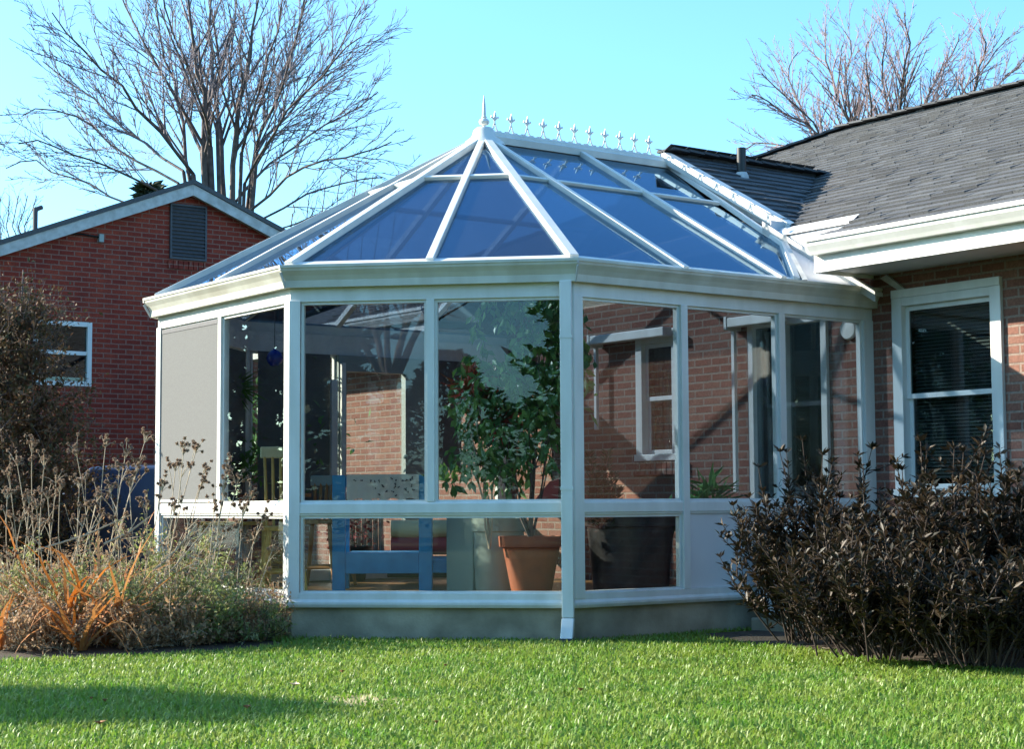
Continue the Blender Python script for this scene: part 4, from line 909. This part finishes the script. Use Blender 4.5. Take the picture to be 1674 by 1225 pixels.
# ------------------------------------------------------------------ perennial bed on the left
def bushy(name, base, rad, h, nst, nl, lm, sm, label, cat, group, seed, ll=(.015, .03), lw=.4, lean=(0, 0), wob=.10):
    g = np.random.default_rng(seed); global rng; keep = rng; rng = g
    t = empty(name, base, label, cat, group); b = np.array(base, float); lines = []; LP = []
    for k in range(nst):
        a = g.random()*2*pi; s = math.sqrt(g.random()); d = np.array((math.cos(a)*s*rad*1.15+lean[0], math.sin(a)*s*rad*1.15+lean[1], h*(.35+.85*g.random()**1.6)))
        L = np.linalg.norm(d)*(1-.25*s); P = curve(b+(d*(.25, .25, 0)), d*(.75, .75, 1), L, 7, .05, wob); lines.append((P, np.linspace(.0032, .0012, 8))); LP.append(P[1:])
        for q in range(4):
            i = g.integers(2, 7); C = curve(P[i], rdir(1)[0]+(0, 0, .5), L*.3*(.4+g.random()), 4, .1, .14); lines.append((C, np.linspace(.0022, .0011, 5))); LP.append(C)
    V, F = tube_geo(lines, 3); raw('stems', V, F, MT[sm], t)
    A = np.concatenate(LP); i = g.integers(0, len(A), nl); P = A[i]+g.normal(size=(nl, 3))*.016
    L = g.uniform(ll[0], ll[1], nl); V, F = leaves(P, rdir(nl)+(0, 0, .35), rdir(nl)+(0, 0, 1), L, L*lw); raw('leaves', V, F, MT[lm], t); rng = keep; return t
def bp_(px, D): p = at(px, 830, D); return (p[0], p[1], .03)
gp = 'green fine leaved perennials in the left bed'
for k, (px, D, r, h, lab) in enumerate([
    (455, 11.3, .18, .20, 'small green perennial at the concrete corner below the post'),
    (395, 11.3, .26, .46, 'green perennial in front of the yellow chair legs'),
    (330, 11.2, .32, .68, 'tall green perennial before the lowered grey shade'),
    (262, 11.2, .34, .74, 'green perennial covering the far left conservatory post base'),
    (345, 10.5, .32, .48, 'leafy green perennial at the front of the bed below the shade'),
    (240, 10.4, .32, .50, 'leafy green perennial right of the orange leaves'),
    (150, 10.5, .34, .50, 'green perennial behind the orange leaves'),
    (50, 10.6, .36, .55, 'green perennial near the left edge of the bed'),
    (430, 10.7, .20, .25, 'lowest green perennial at the right tip of the bed')]):
    bushy('green_perennial', bp_(px, D), r, h, 40, 6000 if px < 380 else 1500, 'greenl', 'bark', lab, 'plant', gp, 70+k, wob=.14, ll=(.022, .042), lw=.36)
gb = 'brown withered plants in the left bed'
for k, (px, D, r, h, lab) in enumerate([
    (30, 10.1, .33, .36, 'brown withered plant at the bottom left corner of the bed'),
    (120, 10.05, .30, .36, 'brown withered plant below the orange leaves'),
    (215, 10.15, .30, .32, 'brown withered plant between the orange leaves and the lawn'),
    (300, 10.3, .30, .30, 'low brown withered plant at the front middle of the bed'),
    (385, 10.6, .26, .26, 'low brown withered plant near the concrete corner'),
    (200, 11.6, .40, .50, 'brown withered plant in front of the dark covered grill'),
    (110, 11.8, .42, .55, 'brown withered plant left of the dark covered grill'),
    (20, 11.6, .42, .70, 'brown withered plant before the grey storage box')]):
    bushy('withered_perennial', bp_(px, D), r, h, 34, 1500, 'brownl', 'stem', lab, 'plant', gb, 90+k, ll=(.02, .045), lw=.5, wob=.17)
# white seed fluff plant
bushy('seeding_aster', bp_(60, 10.25), .32, .42, 40, 600, 'whitel', 'stem', 'low aster with white fluffy seed heads at the left edge of the bed', 'plant', None, 111, ll=(.012, .02), lw=.9)
for k, (px, D, r, h, lab) in enumerate([
    (290, 10.55, .30, .85, 'tangle of thin straw coloured stems before the shade'),
    (400, 10.85, .26, .46, 'straw coloured tangle before the lower left pane'),
    (215, 10.6, .32, .80, 'straw coloured tangle between grill and corner post'),
    (120, 10.7, .34, .80, 'straw coloured tangle behind the orange leaves'),
    (30, 10.5, .34, .75, 'straw coloured tangle at the left picture edge'),
    (440, 11.0, .20, .40, 'smallest straw coloured tangle at the concrete corner')]):
    bushy('straw_tangle', bp_(px, D), r, h, 30, 1500, 'brownl', 'stem', lab, 'plant', 'tangles of thin straw stems in the left bed', 170+k, ll=(.012, .03), lw=.45, wob=.24)
# dry flower stalks with brown umbels
def stalks(base, tips, label, seed, heads=.05):
    g = np.random.default_rng(seed); t = empty('dried_flower_stalk', base, label, 'plant', 'dried flower stalks with brown seed heads'); b = np.array(base, float); lines = []; HP = []
    for tp in tips:
        tp = np.array(tp, float); m = (b+tp)/2+g.normal(size=3)*.03; ts = np.linspace(0, 1, 8)[:, None]; P = (1-ts)**2*(b+g.normal(size=3)*(.05, .05, 0))+2*ts*(1-ts)*m+ts**2*tp; lines.append((P, np.linspace(.0040, .0024, 8)))
        for q in range(11):
            d = (P[-1]-P[-2])/np.linalg.norm(P[-1]-P[-2])+g.normal(size=3)*.65; e = tp+d*heads*(.4+g.random()*.7); lines.append((np.array([tp-(P[-1]-P[-2])*.15, (tp+e)/2, e]), np.array([.002, .0016, .0012]))); HP.append(e)
        for q in range(2):
            i = g.integers(4, 7); d = (P[-1]-P[-2])/np.linalg.norm(P[-1]-P[-2])+g.normal(size=3)*.45; e = P[i]+d*.12*(.6+g.random()*.6); lines.append((np.array([P[i], (P[i]+e)/2+(0, 0, .01), e]), np.array([.0028, .002, .0018]))); HP += [e, e+g.normal(size=3)*.012, e+g.normal(size=3)*.012]
    V, F = tube_geo(lines, 5); raw('stems', V, F, MT['stem'], t)
    HP = np.array(HP); k = 36; P = np.repeat(HP, k, 0); dd = g.normal(size=P.shape); dd /= np.linalg.norm(dd, axis=1, keepdims=True)
    V, F = leaves(P-dd*.003, dd, g.normal(size=P.shape), g.uniform(.012, .022, len(P)), np.full(len(P), .010)); raw('seed_heads', V, F, MT['seed'], t)
def tp(*L): return [at(x, y, D) for x, y, D in L]
stalks(bp_(150, 11.0), tp((173, 725, 11.2), (205, 745, 11.2), (238, 718, 11.3), (225, 768, 11.2), (125, 742, 11.1)), 'dried stalks rising in front of the dark covered grill', 121)
stalks(bp_(255, 10.9), tp((321, 735, 10.9), (300, 738, 10.8), (333, 772, 10.9), (287, 765, 11), (330, 790, 10.8)), 'long leaning dried stalk crossing the grey mesh shade', 122)
stalks(bp_(60, 11.2), tp((52, 735, 11.3), (28, 758, 11.2), (72, 760, 11.2), (92, 785, 11.2), (15, 775, 11)), 'dried stalks with heads low on the far left against the dark shrub', 123)
stalks(bp_(100, 10.5), tp((98, 800, 10.5), (78, 812, 10.6), (130, 795, 10.6), (145, 830, 10.4), (60, 830, 10.4), (160, 815, 10.7)), 'shorter dried stalks left of the covered grill', 124)
stalks(bp_(230, 10.6), tp((195, 765, 10.7), (212, 790, 10.7), (265, 800, 10.6), (180, 800, 10.7), (240, 830, 10.6), (285, 835, 10.5)), 'dried stalks before the covered grill near the corner post', 125)
stalks(bp_(330, 10.7), tp((388, 790, 10.9), (410, 812, 10.8), (365, 800, 10.8), (372, 765, 10.9), (350, 835, 10.7)), 'dried stalks before the lower edge of the shade and mullion', 126)
stalks(bp_(390, 10.9), tp((430, 850, 10.9), (398, 840, 10.9), (415, 880, 10.9), (445, 900, 10.9)), 'short dried stalks in front of the lower left pane', 127)
stalks(bp_(20, 10.4), tp((12, 812, 10.5), (35, 850, 10.4), (-5, 845, 10.4), (48, 820, 10.5)), 'dried stalks at the left edge near the grey box', 128)
def cane(a, b, label, r=.006):
    a = np.array(a); a2 = a.copy(); mb = MB(); m = (a+np.array(b))/2+(0, 0, -.02)
    mb.tube([a, m, b], [r, r*.9, r*.6], 6); e = np.array(b)-a; 
    mb.tube([m, m+e*.18+np.array((0, 0, .06))], [r*.6, r*.35], 5); mb.tube([a+e*.35, a+e*.5+np.array((0, 0, -.05))], [r*.6, r*.35], 5)
    o = mb.build('dry_cane', MT['stem'], None, origin=a); tag(o, label, 'stalk', 'bare pale canes leaning in the left bed')
cane(at(225, 990, 10.6), at(350, 850, 10.8), 'pale leaning cane crossing the lower left post')
cane(at(170, 890, 10.6), at(250, 842, 10.7), 'thick pale cane lying left of the corner post base', .008)
cane(at(60, 900, 10.4), at(215, 842, 10.7), 'long pale cane in front of the grill wheels')
cane(at(250, 935, 10.6), at(322, 858, 10.7), 'short pale cane beside the crossing one', .007)
# orange strap leaved clumps
def strap_clump(base, n, L, label, seed, m='orange', wd=.026, spread=.50):
    g = np.random.default_rng(seed); t = empty('daylily_clump', base, label, 'plant', 'withered orange strap leaved clumps'); b = np.array(base, float); V = []; F = []; k = 0
    for q in range(n):
        a = g.random()*6.28; out = np.array((math.cos(a), math.sin(a), 0)); l = L*(.55+.6*g.random()); dr = .15+spread*g.random(); side = np.array((-math.sin(a), math.cos(a), 0)); kink = g.random() < .5
        p = b+out*.04*g.random(); d = out*dr+np.array((0, 0, 1.0)); d /= np.linalg.norm(d); S_ = 7
        for s in range(S_+1):
            ww = wd*(.6+.4*math.sin(pi*min(s/S_+.15, 1)))*(1-(s/S_)**3*.9)/2; V += [p-side*ww, p+side*ww]
            d = d+out*.10+np.array((0, 0, -.10-.35*(kink and s > 3)))+g.normal(size=3)*.13; d /= np.linalg.norm(d); p = p+d*l/S_
        F += [[k+2*s, k+2*s+1, k+2*s+3, k+2*s+2] for s in range(S_)]; k += 2*(S_+1)
    o = raw('strap_leaves', V, F, MT[m], t)
    return t
strap_clump(bp_(110, 10.35), 44, 1.02, 'tall orange withered strap leaves left of the bed centre', 131)
strap_clump(bp_(175, 10.3), 36, .92, 'orange withered strap leaves in the bed centre', 132)
strap_clump(bp_(135, 9.95), 20, .66, 'low orange withered leaves at the front of the bed', 133)
strap_clump(bp_(5, 10.0), 14, .55, 'orange withered leaves cut by the left picture edge', 134)
# tall conical shrub at the left
def cone_shrub(base, h, r, label, seed):
    g = np.random.default_rng(seed); global rng; keep = rng; rng = g; t = empty('tall_shrub', base, label, 'shrub'); b = np.array(base, float); lines = []; A = []
    for k in range(170):
        z = h*(.04+.90*g.random()**1.1); a = g.random()*6.28; L = (r*(1-z/h)**.7+.15)*(.6+.55*g.random()); P = curve(b+(0, 0, z*.85), (math.cos(a), math.sin(a), .55), L*1.15, 6, .35, .10); lines.append((P, np.linspace(.010*(1-z/h)+.004, .002, 7))); A.append(P[2:])
        for q in range(6):
            C = curve(P[g.integers(2, 7)], rdir(1)[0]+(0, 0, .6), .30*(.4+g.random()), 4, .2, .12); lines.append((C, np.linspace(.003, .0015, 5))); A.append(C)
    mb_ = curve(b, (0, 0, 1), h*.95, 8, 0, .03); lines.append((mb_, np.linspace(.045, .006, 9)))
    V, F = tube_geo(lines, 4); raw('branches', V, F, MT['bark'], t)
    A = np.concatenate(A); n = 42000; P = A[g.integers(0, len(A), n)]; zz = (P[:, 2]-b[2])/h; keepm = g.random(n) < np.clip(1.25-zz, .3, 1); P = P[keepm]+g.normal(size=(keepm.sum(), 3))*.03; n = len(P)
    L = g.uniform(.025, .055, n); V, F = leaves(P, rdir(n)+(0, 0, .2), rdir(n)+(0, 0, 1), L, L*.5); raw('leaves', V, F, MT['conel'], t); rng = keep; return t
cone_shrub((*at(10, 830, 13.6)[:2], 0), 2.95, .80, 'tall brown and dark green shrub at the left edge before the red brick house', 141)
# covered grill + storage box
gl = at(185, 830, 14.6); gx, gy = gl[0], gl[1]
gt = empty('covered_grill', (gx, gy, 0), 'barbecue grill under a dark navy tarp left of the conservatory', 'grill')
e1 = np.array((RT[0], RT[1])); e2 = np.array((FW[0], FW[1]))/np.linalg.norm(FW[:2]); gc = np.array((gx, gy))
def gp3(u, v, z): q = gc+e1*u+e2*v; return (q[0], q[1], z)
lev = [(0.30, [(-.50, -.28), (.55, -.28), (.55, .28), (-.50, .28)]), (.80, [(-.52, -.30), (.58, -.30), (.58, .30), (-.52, .30)]), (.93, [(-.42, -.28), (.58, -.30), (.58, .28), (-.42, .28)]), (1.20, [(-.16, -.18), (.50, -.20), (.50, .18), (-.16, .18)]), (1.215, [(-.08, -.05), (.45, -.05), (.45, .05), (-.08, .05)])]
mb = MB(); V = [gp3(u, v, z) for z, q in lev for u, v in q]; F = [[4*l+i, 4*l+(i+1) % 4, 4*l+4+(i+1) % 4, 4*l+4+i] for l in range(4) for i in range(4)]+[[16, 17, 18, 19]]
mb.add(V, F); cv = mb.build('cover', MT['tarp'], gt); b_ = cv.modifiers.new('b', 'BEVEL'); b_.width = .04; b_.segments = 3; ss = cv.modifiers.new('s', 'SUBSURF'); ss.levels = 2; ss.render_levels = 2
mb = MB()
for u in (-.4, .45):
    for v in (-.2, .2): mb.tube([gp3(u, v, .0), gp3(u, v, .35)], .02, 8)
mb.build('leg', MT['black'], gt)
mb = MB(); mb.lathe(gp3(-.4, -.26, .09), [(.02, 0), (.09, .01), (.09, .05), (.02, .06)], 16, (-e2[0], -e2[1], 0)); mb.build('wheel', MT['black'], gt)
bx_ = at(-10, 830, 14.4); bt_ = empty('storage_box', (bx_[0], bx_[1], 0), 'light grey plastic storage box at the left picture edge', 'box'); gc = np.array((bx_[0], bx_[1]))
def obox(mb, u0, u1, v0, v1, z0, z1): mb.hexa([gp3(u0, v0, z0), gp3(u1, v0, z0), gp3(u1, v1, z0), gp3(u0, v1, z0), gp3(u0, v0, z1), gp3(u1, v0, z1), gp3(u1, v1, z1), gp3(u0, v1, z1)])
mb = MB(); obox(mb, -.55, .42, -.3, .3, 0, .66); mb.build('body', MT['box'], bt_, bevel=.02)
mb = MB(); obox(mb, -.57, .44, -.32, .32, .67, .88); mb.build('lid', MT['box'], bt_, bevel=.03)
#===INTERIOR
# ------------------------------------------------------------------ things inside the conservatory
FL = .202
def frame_at(px, D): 
    p = at(px, 830, D); return np.array((p[0], p[1]))
class Rig:
    """local frame: u to the picture's right, v away, z up"""
    def __init__(s, c, ang=0.0):
        s.c = np.array(c, float); a = math.atan2(RT[1], RT[0])+ang; s.u = np.array((math.cos(a), math.sin(a))); s.v = np.array((-s.u[1], s.u[0]))
        if s.v@FW[:2] < 0: s.v = -s.v
    def p(s, u, v, z): q = s.c+s.u*u+s.v*v; return np.array((q[0], q[1], z))
    def box(s, mb, u0, u1, v0, v1, z0, z1): return mb.hexa([s.p(u0, v0, z0), s.p(u1, v0, z0), s.p(u1, v1, z0), s.p(u0, v1, z0), s.p(u0, v0, z1), s.p(u1, v0, z1), s.p(u1, v1, z1), s.p(u0, v1, z1)])
    def dirv(s, u, v): q = s.u*u+s.v*v; return (q[0], q[1], 0)
# blue armchair seen from behind
r = Rig(frame_at(625, 13.0)); bc = empty('armchair', (*r.c, FL), 'blue painted wooden armchair with a printed pale cloth over its back', 'armchair')
for u in (-.33, .33):
    mb = MB(); r.box(mb, u-.05, u+.05, -.03, .03, FL, 1.09); mb.build('leg', MT['blue'], bc, bevel=.006)
    mb = MB(); r.box(mb, u-.03, u+.03, .50, .56, FL, .80); mb.build('leg', MT['blue'], bc, bevel=.006)
    mb = MB(); r.box(mb, u-.05, u+.05, .03, .62, .80, .84); mb.build('armrest', MT['blue'], bc, bevel=.006)
mb = MB(); r.box(mb, -.28, .28, -.02, .02, 1.0, 1.08); mb.build('top_rail', MT['blue'], bc, bevel=.006)
mb = MB(); r.box(mb, -.28, .28, -.025, .025, .34, .50); mb.build('bottom_rail', MT['blue'], bc, bevel=.006)
mb = MB(); r.box(mb, -.28, .28, .03, .56, .46, .50); mb.build('seat', MT['blue'], bc, bevel=.006)
mb = MB(); r.box(mb, .38, .62, .03, .09, .34, .44); mb.build('side_shelf', MT['blue'], bc, bevel=.006)
mb = MB(); nu, nv = 30, 10; V = []; 
for j in range(nv+1):
    for i in range(nu+1):
        u = -.27+.55*i/nu; z = 1.095-.19*j/nv*(1+.05*math.sin(i*.9)); vv = -.032-.006*math.sin(i*1.1)*j/nv; V.append(r.p(u, vv, z))
V2 = [v+np.array(r.dirv(0, -.004)) for v in V]; q = nu+1
F = [[j*q+i, j*q+i+1, (j+1)*q+i+1, (j+1)*q+i] for j in range(nv) for i in range(nu)]; F += [[len(V)+a for a in f][::-1] for f in list(F)]
mb.add(V+V2, F); cl = mb.build('draped_cloth', MT['cloth'], None, origin=r.p(0, 0, 1.0), smooth=True); tag(cl, 'pale green cloth with small dark flowers over the blue chair back', 'cloth')
mb = MB(); gg = np.random.default_rng(5)
for k in range(26):
    c = r.p(gg.uniform(-.25, .26), -.0465, gg.uniform(.93, 1.07))
    for a in range(3):
        th = gg.random()*6.28; d = np.array((*(r.u*math.cos(th)*.013), math.sin(th)*.013)); n_2 = np.array((*(r.u*-math.sin(th)*.005), math.cos(th)*.005)); mb.add([c, c+d*.5+n_2, c+d, c+d*.5-n_2], [[0, 1, 2, 3]])
mb.build('printed_flowers', MT['print'], cl)
# high backed yellow chair
def windsor(r, z_back, m1, m2, label, hw=.19, seat=.66, rails=5, arms=False, topm=None):
    t = empty('wooden_chair', (*r.c, FL), label, 'chair')
    mb = MB(); P = [r.p(hw*1.15*math.cos(a), .02+.22*math.sin(a), seat-.03) for a in np.linspace(0, 2*pi, 16, endpoint=False)]; mb.prism(P, (0, 0, .035)); mb.build('seat', MT[m1], t, bevel=.008)
    for su in (-1, 1):
        for sv in (-1, 1):
            mb = MB(); a = r.p(su*hw*.75, .02+sv*.14, seat-.03); b = r.p(su*hw*1.2, .02+sv*.22, FL); mb.tube([a, a+(b-a)*.3, a+(b-a)*.5, a+(b-a)*.7, b], [.016, .021, .016, .021, .012], 9); mb.build('leg', MT[m1], t, smooth=True)
    for sv in (-1, 1):
        mb = MB(); mb.tube([r.p(-hw*1.0, .02+sv*.18, .36), r.p(0, .02+sv*.18, .36), r.p(hw*1.0, .02+sv*.18, .36)], [.010, .016, .010], 8); mb.build('stretcher', MT[m1], t, smooth=True)
    for k in range(rails):
        u = -hw*.78+2*hw*.78*k/(rails-1); mb = MB(); mb.tube([r.p(u, .20, seat), r.p(u*1.06, .235, (seat+z_back)/2), r.p(u*1.14, .27, z_back-.05)], [.011, .013, .011], 8); mb.build('spindle', MT[m1], t, smooth=True)
    mb = MB(); r.box(mb, -hw*1.12, hw*1.12, .255, .285, z_back-.09, z_back); mb.build('top_rail', MT[topm or m2], t, bevel=.01)
    mb = MB(); r.box(mb, -hw*.95, hw*.95, .20, .225, seat+.08, seat+.14); mb.build('lower_rail', MT[m2], t, bevel=.008)
    if arms:
        for su in (-1, 1):
            mb = MB(); r.box(mb, su*hw*1.15-.02, su*hw*1.15+.02, -.15, .25, seat+.19, seat+.22); mb.tube([r.p(su*hw*1.1, -.1, seat), r.p(su*hw*1.15, -.12, seat+.19)], .012, 8); mb.build('armrest', MT[m1], t, bevel=.006)
    return t
windsor(Rig(frame_at(462, 13.0), .2), 1.32, 'pine', 'cream', 'yellow high backed wooden chair partly hidden by the white corner post', .14, .70, 5, topm='cream')
windsor(Rig(frame_at(523, 13.9), -.3), 1.11, 'oak', 'grey', 'honey brown wooden chair with stencilled grey top rail left of the blue armchair', .18, .74, 7, True, topm='grey')
# floor cabinet
r = Rig(frame_at(788, 12.9), .55); cb_ = empty('metal_cabinet', (*r.c, FL), 'green grey metal floor cabinet left of the terracotta pot', 'cabinet')
mb = MB(); r.box(mb, -.20, .20, -.20, .20, FL+.01, .865); mb.build('body', MT['cab'], cb_, bevel=.008)
mb = MB(); r.box(mb, -.17, -.05, -.207, -.2, .77, .815); mb.build('label_plate', MT['oldwhite'], cb_)
mb = MB(); r.box(mb, -.18, -.16, -.215, -.2, .56, .60); mb.build('handle', MT['black'], cb_)
# terracotta pot + big plant
def pot(name, c, z0, h, r0, r1, m, label, cat='plant pot'):
    t = empty(name, (c[0], c[1], z0), label, cat)
    mb = MB(); mb.lathe((c[0], c[1], z0), [(r0*.9, 0), (r0, .01), (r0+(r1-r0)*.85, h*.82), (r1+.012, h*.83), (r1+.018, h), (r1-.01, h), (r1-.02, h*.86), (r1-.03, h*.84)], 28); mb.build('pot', MT[m], t, smooth=True)
    mb = MB(); mb.lathe((c[0], c[1], z0+h*.84), [(r1-.035, 0), (r1*.5, .015), (0, .02)], 20); mb.build('soil', MT['soil'], t); return t
pc = frame_at(868, 12.05); pot('terracotta_pot', pc, FL, .435, .135, .215, 'terra', 'large terracotta pot holding the tall leafy plant')
g = np.random.default_rng(9); t = empty('climbing_plant', (*pc, FL+.38), 'tall drooping leafy green plant filling the right front pane', 'plant'); lines = []; LP = []; LD = []
for k in range(13):
    top = at(g.uniform(770, 925), g.uniform(490, 720), 12.1+g.uniform(-.3, .3)); b = np.array((*pc, .6)); m = (b+top)/2+g.normal(size=3)*.06; ts = np.linspace(0, 1, 12)[:, None]; P = (1-ts)**2*b+2*ts*(1-ts)*m+ts**2*top; lines.append((P, np.linspace(.009, .003, 12)))
for px0, py0 in [(905, 495), (900, 520), (880, 560), (850, 590), (830, 620), (800, 610), (785, 640), (905, 600), (870, 640), (840, 690), (810, 700), (895, 680), (860, 720), (830, 750), (850, 500), (915, 640), (800, 680), (790, 740), (870, 600), (845, 640), (815, 640), (880, 500), (915, 560)]:
    for q in range(8):
        a = at(px0+g.normal()*12, py0+g.normal()*10, 12.1+g.uniform(-.25, .25)); C = curve(a, (g.normal()*.5, g.normal()*.5, .3), .32+.15*g.random(), 7, -2.2, .08) if False else None
        d = np.array((g.normal()*.6, g.normal()*.6, .35)); pts = [a]
        for s in range(7): d = d/np.linalg.norm(d)+np.array((0, 0, -.33)); pts.append(pts[-1]+d/np.linalg.norm(d)*.045)
        C = np.array(pts); lines.append((C, np.linspace(.003, .0015, 8))); n = 16; i = g.integers(0, 8, n); LP.append(C[i]+g.normal(size=(n, 3))*.012); LD.append(g.normal(size=(n, 3))*.45+(0, 0, -.8))
LP = np.concatenate(LP); LD = np.concatenate(LD); V, F = tube_geo(lines, 5); raw('stems', V, F, MT['bark'], t)
V, F = leaves(LP, LD, g.normal(size=LP.shape)*.8+np.array((-FW[0], -FW[1], .3)), g.uniform(.06, .12, len(LP)), g.uniform(.03, .05, len(LP)), .1); raw('leaves', V, F, MT['ficus'], t)
# red leaved dracaena
dc = frame_at(800, 12.0); t = empty('dracaena', (*dc, FL+.3), 'spiky red leaved plant on thin canes left of the tall green plant', 'plant'); lines = []; LP = []; LD = []
for (px, py) in ((760, 640), (785, 665), (775, 625), (815, 690)):
    top = at(px, py, 12.0); b = np.array((*dc, .55)); P = b+(top-b)*np.linspace(0, 1, 8)[:, None]+g.normal(size=(8, 3))*.006; lines.append((P, np.linspace(.009, .006, 8)))
    n = 34; LP.append(np.repeat(top[None], n, 0)+g.normal(size=(n, 3))*.02); LD.append(g.normal(size=(n, 3))*(.9, .9, .6)+(0, 0, .35))
LP = np.concatenate(LP); LD = np.concatenate(LD); V, F = tube_geo(lines, 6); raw('canes', V, F, MT['stem'], t); V, F = leaves(LP, LD, g.normal(size=LP.shape)*.4+(0, 0, 1), g.uniform(.14, .24, len(LP)), np.full(len(LP), .022), .1); raw('leaves', V, F, MT['redl'], t)
pot('grey_tub', frame_at(815, 12.5), FL, .56, .17, .19, 'cab', 'green grey tub between the metal cabinet and the terracotta pot')
# big black tub on the right with dark plant
bc_ = frame_at(1030, 12.35); pot('black_tub', bc_, FL, .60, .27, .32, 'black', 'large black plant tub behind the right lower pane')
spire_shrub((*frame_at(985, 12.1), .70), [at(992, 738, 12.1), at(978, 765, 12.1), at(1005, 775, 12.15), at(962, 740, 12.0), at(968, 790, 12.1), at(1012, 800, 12.1), at(985, 790, 12)], 'dark narrow leaved plant in the black tub', 151)
# brown pot stand on right bays
pot('clay_pot', frame_at(1150, 12.4), FL, .55, .16, .20, 'terra', 'brown pot near the brick wall behind the second right pane')
spr = np.random.default_rng(33)
def leafy(c, z, n, rad, m, label, L=(.12, .22), wd=.03, cat='plant', name='house_plant', down=0.0, zs=1.0, md=.5):
    t = empty(name, (c[0], c[1], z), label, cat); P = np.repeat(np.array((c[0], c[1], z))[None], n, 0)+spr.normal(size=(n, 3))*rad*.35; Dn = spr.normal(size=(n, 3))+(0, 0, md-down)
    V, F = leaves(P, Dn, spr.normal(size=(n, 3))*.4+(0, 0, 1), spr.uniform(L[0], L[1], n), np.full(n, wd), .1); raw('leaves', V, F, MT[m], t)
    ln = [(np.array([(c[0], c[1], z-.12), (c[0]+.01, c[1], z-.05), (c[0], c[1], z+.02)]), np.array([.01, .008, .006]))]; V, F = tube_geo(ln, 6); raw('stem', V, F, MT['bark'], t); return t
leafy(frame_at(1150, 12.4), .85, 160, .22, 'ficus', 'fan leaved plant in the brown pot behind the second right pane', (.12, .3), .03)
leafy(frame_at(1330, 12.4), .55, 120, .2, 'evergreen', 'dark plant low inside the right corner of the conservatory', (.1, .2), .03)
# low table with plants behind chair, window ledge pots
c = frame_at(385, 14.2); r = Rig(c); tb = empty('plant_stand', (*c, FL), 'low wooden stand carrying the bright green pot plant', 'stand')
mb = MB(); r.box(mb, -.30, .30, -.18, .18, .70, .73); mb.build('top', MT['pine'], tb, bevel=.004)
for u in (-.26, .26):
    for v in (-.14, .14):
        mb = MB(); r.box(mb, u-.018, u+.018, v-.018, v+.018, FL, .70); mb.build('leg', MT['pine'], tb, bevel=.003)
pot('flower_pot', c+r.u*.02, .732, .22, .08, .11, 'terra', 'terracotta flower pot on the low wooden stand')
leafy(c+r.u*.02, 1.16, 260, .26, 'potted', 'bright green leafy pot plant behind the left end pane', (.06, .13), .035)
leafy(c+r.u*(-.02), 1.86, 110, .06, 'potted', 'hanging spider plant with arching leaves behind the left end pane', (.15, .32), .014, name='spider_plant', md=-.2)
bk = frame_at(440, 14.9)
leafy(bk, 1.35, 500, .8, 'ficus', 'dense dark foliage plant behind the yellow chair', (.05, .10), .035, name='foliage_plant')
leafy(bk+r.u*.12, 1.75, 300, .5, 'ficus', 'upper dark foliage plant hanging above the yellow chair', (.05, .10), .035, name='foliage_plant')
# hanging blue ball
hb = at(449, 586, 13.9); t = empty('hanging_ball', tuple(hb), 'cobalt blue glass ball hanging on a cord in the left end bay', 'ornament')
mb = MB(); mb.lathe(hb-(0, 0, .07), [(.0, 0), (.035, .008), (.06, .035), (.07, .07), (.06, .105), (.035, .13), (.012, .14), (.012, .155)], 20); mb.build('ball', MT['bluegl'], t, smooth=True)
mb = MB(); mb.tube([hb+(0, 0, .08), hb+(0, 0, .60)], .003, 5); mb.build('cord', MT['black'], t)
# wicker ball, red flowers, pink cloth, curtain, white-purple flower
wb = frame_at(405, 12.9); mb = MB(); mb.lathe((*wb, FL), [(.05, 0), (.10, .03), (.115, .11), (.10, .19), (.06, .24), (.055, .235), (.06, .10)], 18); o = mb.build('wicker_basket', MT['wicker'], None, origin=(*wb, FL), smooth=True); tag(o, 'small round brown wicker basket on the floor left of the chair leg', 'basket')
fc = frame_at(575, 14.9); pot('flower_tub', fc, FL, .30, .12, .16, 'black', 'dark tub of red flowers behind the honey brown chair')
leafy(fc, .66, 260, .30, 'redfl', 'red flowering plant behind the honey brown chair', (.03, .06), .04, name='red_flowers')
pkc = frame_at(888, 12.7); mb = MB(); rr = Rig(pkc); mb.prism([rr.p(-.09, 0, .86), rr.p(.11, 0, .86), rr.p(.12, 0, 1.06), rr.p(.05, 0, 1.03)], rr.dirv(0, .03)); o = mb.build('folded_umbrella', MT['pink'], None, origin=rr.p(0, 0, .86)); tag(o, 'pink red folded cloth shape leaning right of the tall plant base', 'cloth')
c = frame_at(610, 15.2); r = Rig(c); mb = MB()
for k in range(8): mb.tube([r.p(-.30+k*.055, 0, FL), r.p(-.28+k*.05, 0, .60), r.p(-.28+k*.05, 0, .95)], [.028, .024, .02], 8)
o = mb.build('hanging_curtain', MT['curtain'], None, origin=r.p(0, 0, FL), smooth=True); tag(o, 'pale grey curtain hanging behind the blue armchair', 'curtain')
# bright rolled cushions behind the chair right of blue frame
c = frame_at(722, 14.2); r = Rig(c); t = empty('sofa', (*c, FL), 'low sofa with white and red striped cushions behind the blue armchair', 'sofa')
for k, (z, m) in enumerate(((.36, 'blue'), (.52, 'pink'), (.66, 'cream'))):
    mb = MB(); mb.tube([r.p(-.42, 0, z), r.p(.36, 0, z)], .075, 12); mb.build('cushion', MT[m], t, smooth=True)
mb = MB(); r.box(mb, -.45, .40, -.08, .30, FL+.06, .30); mb.build('base', MT['dark'], t, bevel=.01)
# tall green sliding door leaf standing in the far wall of the glass room
S.render.film_transparent = False
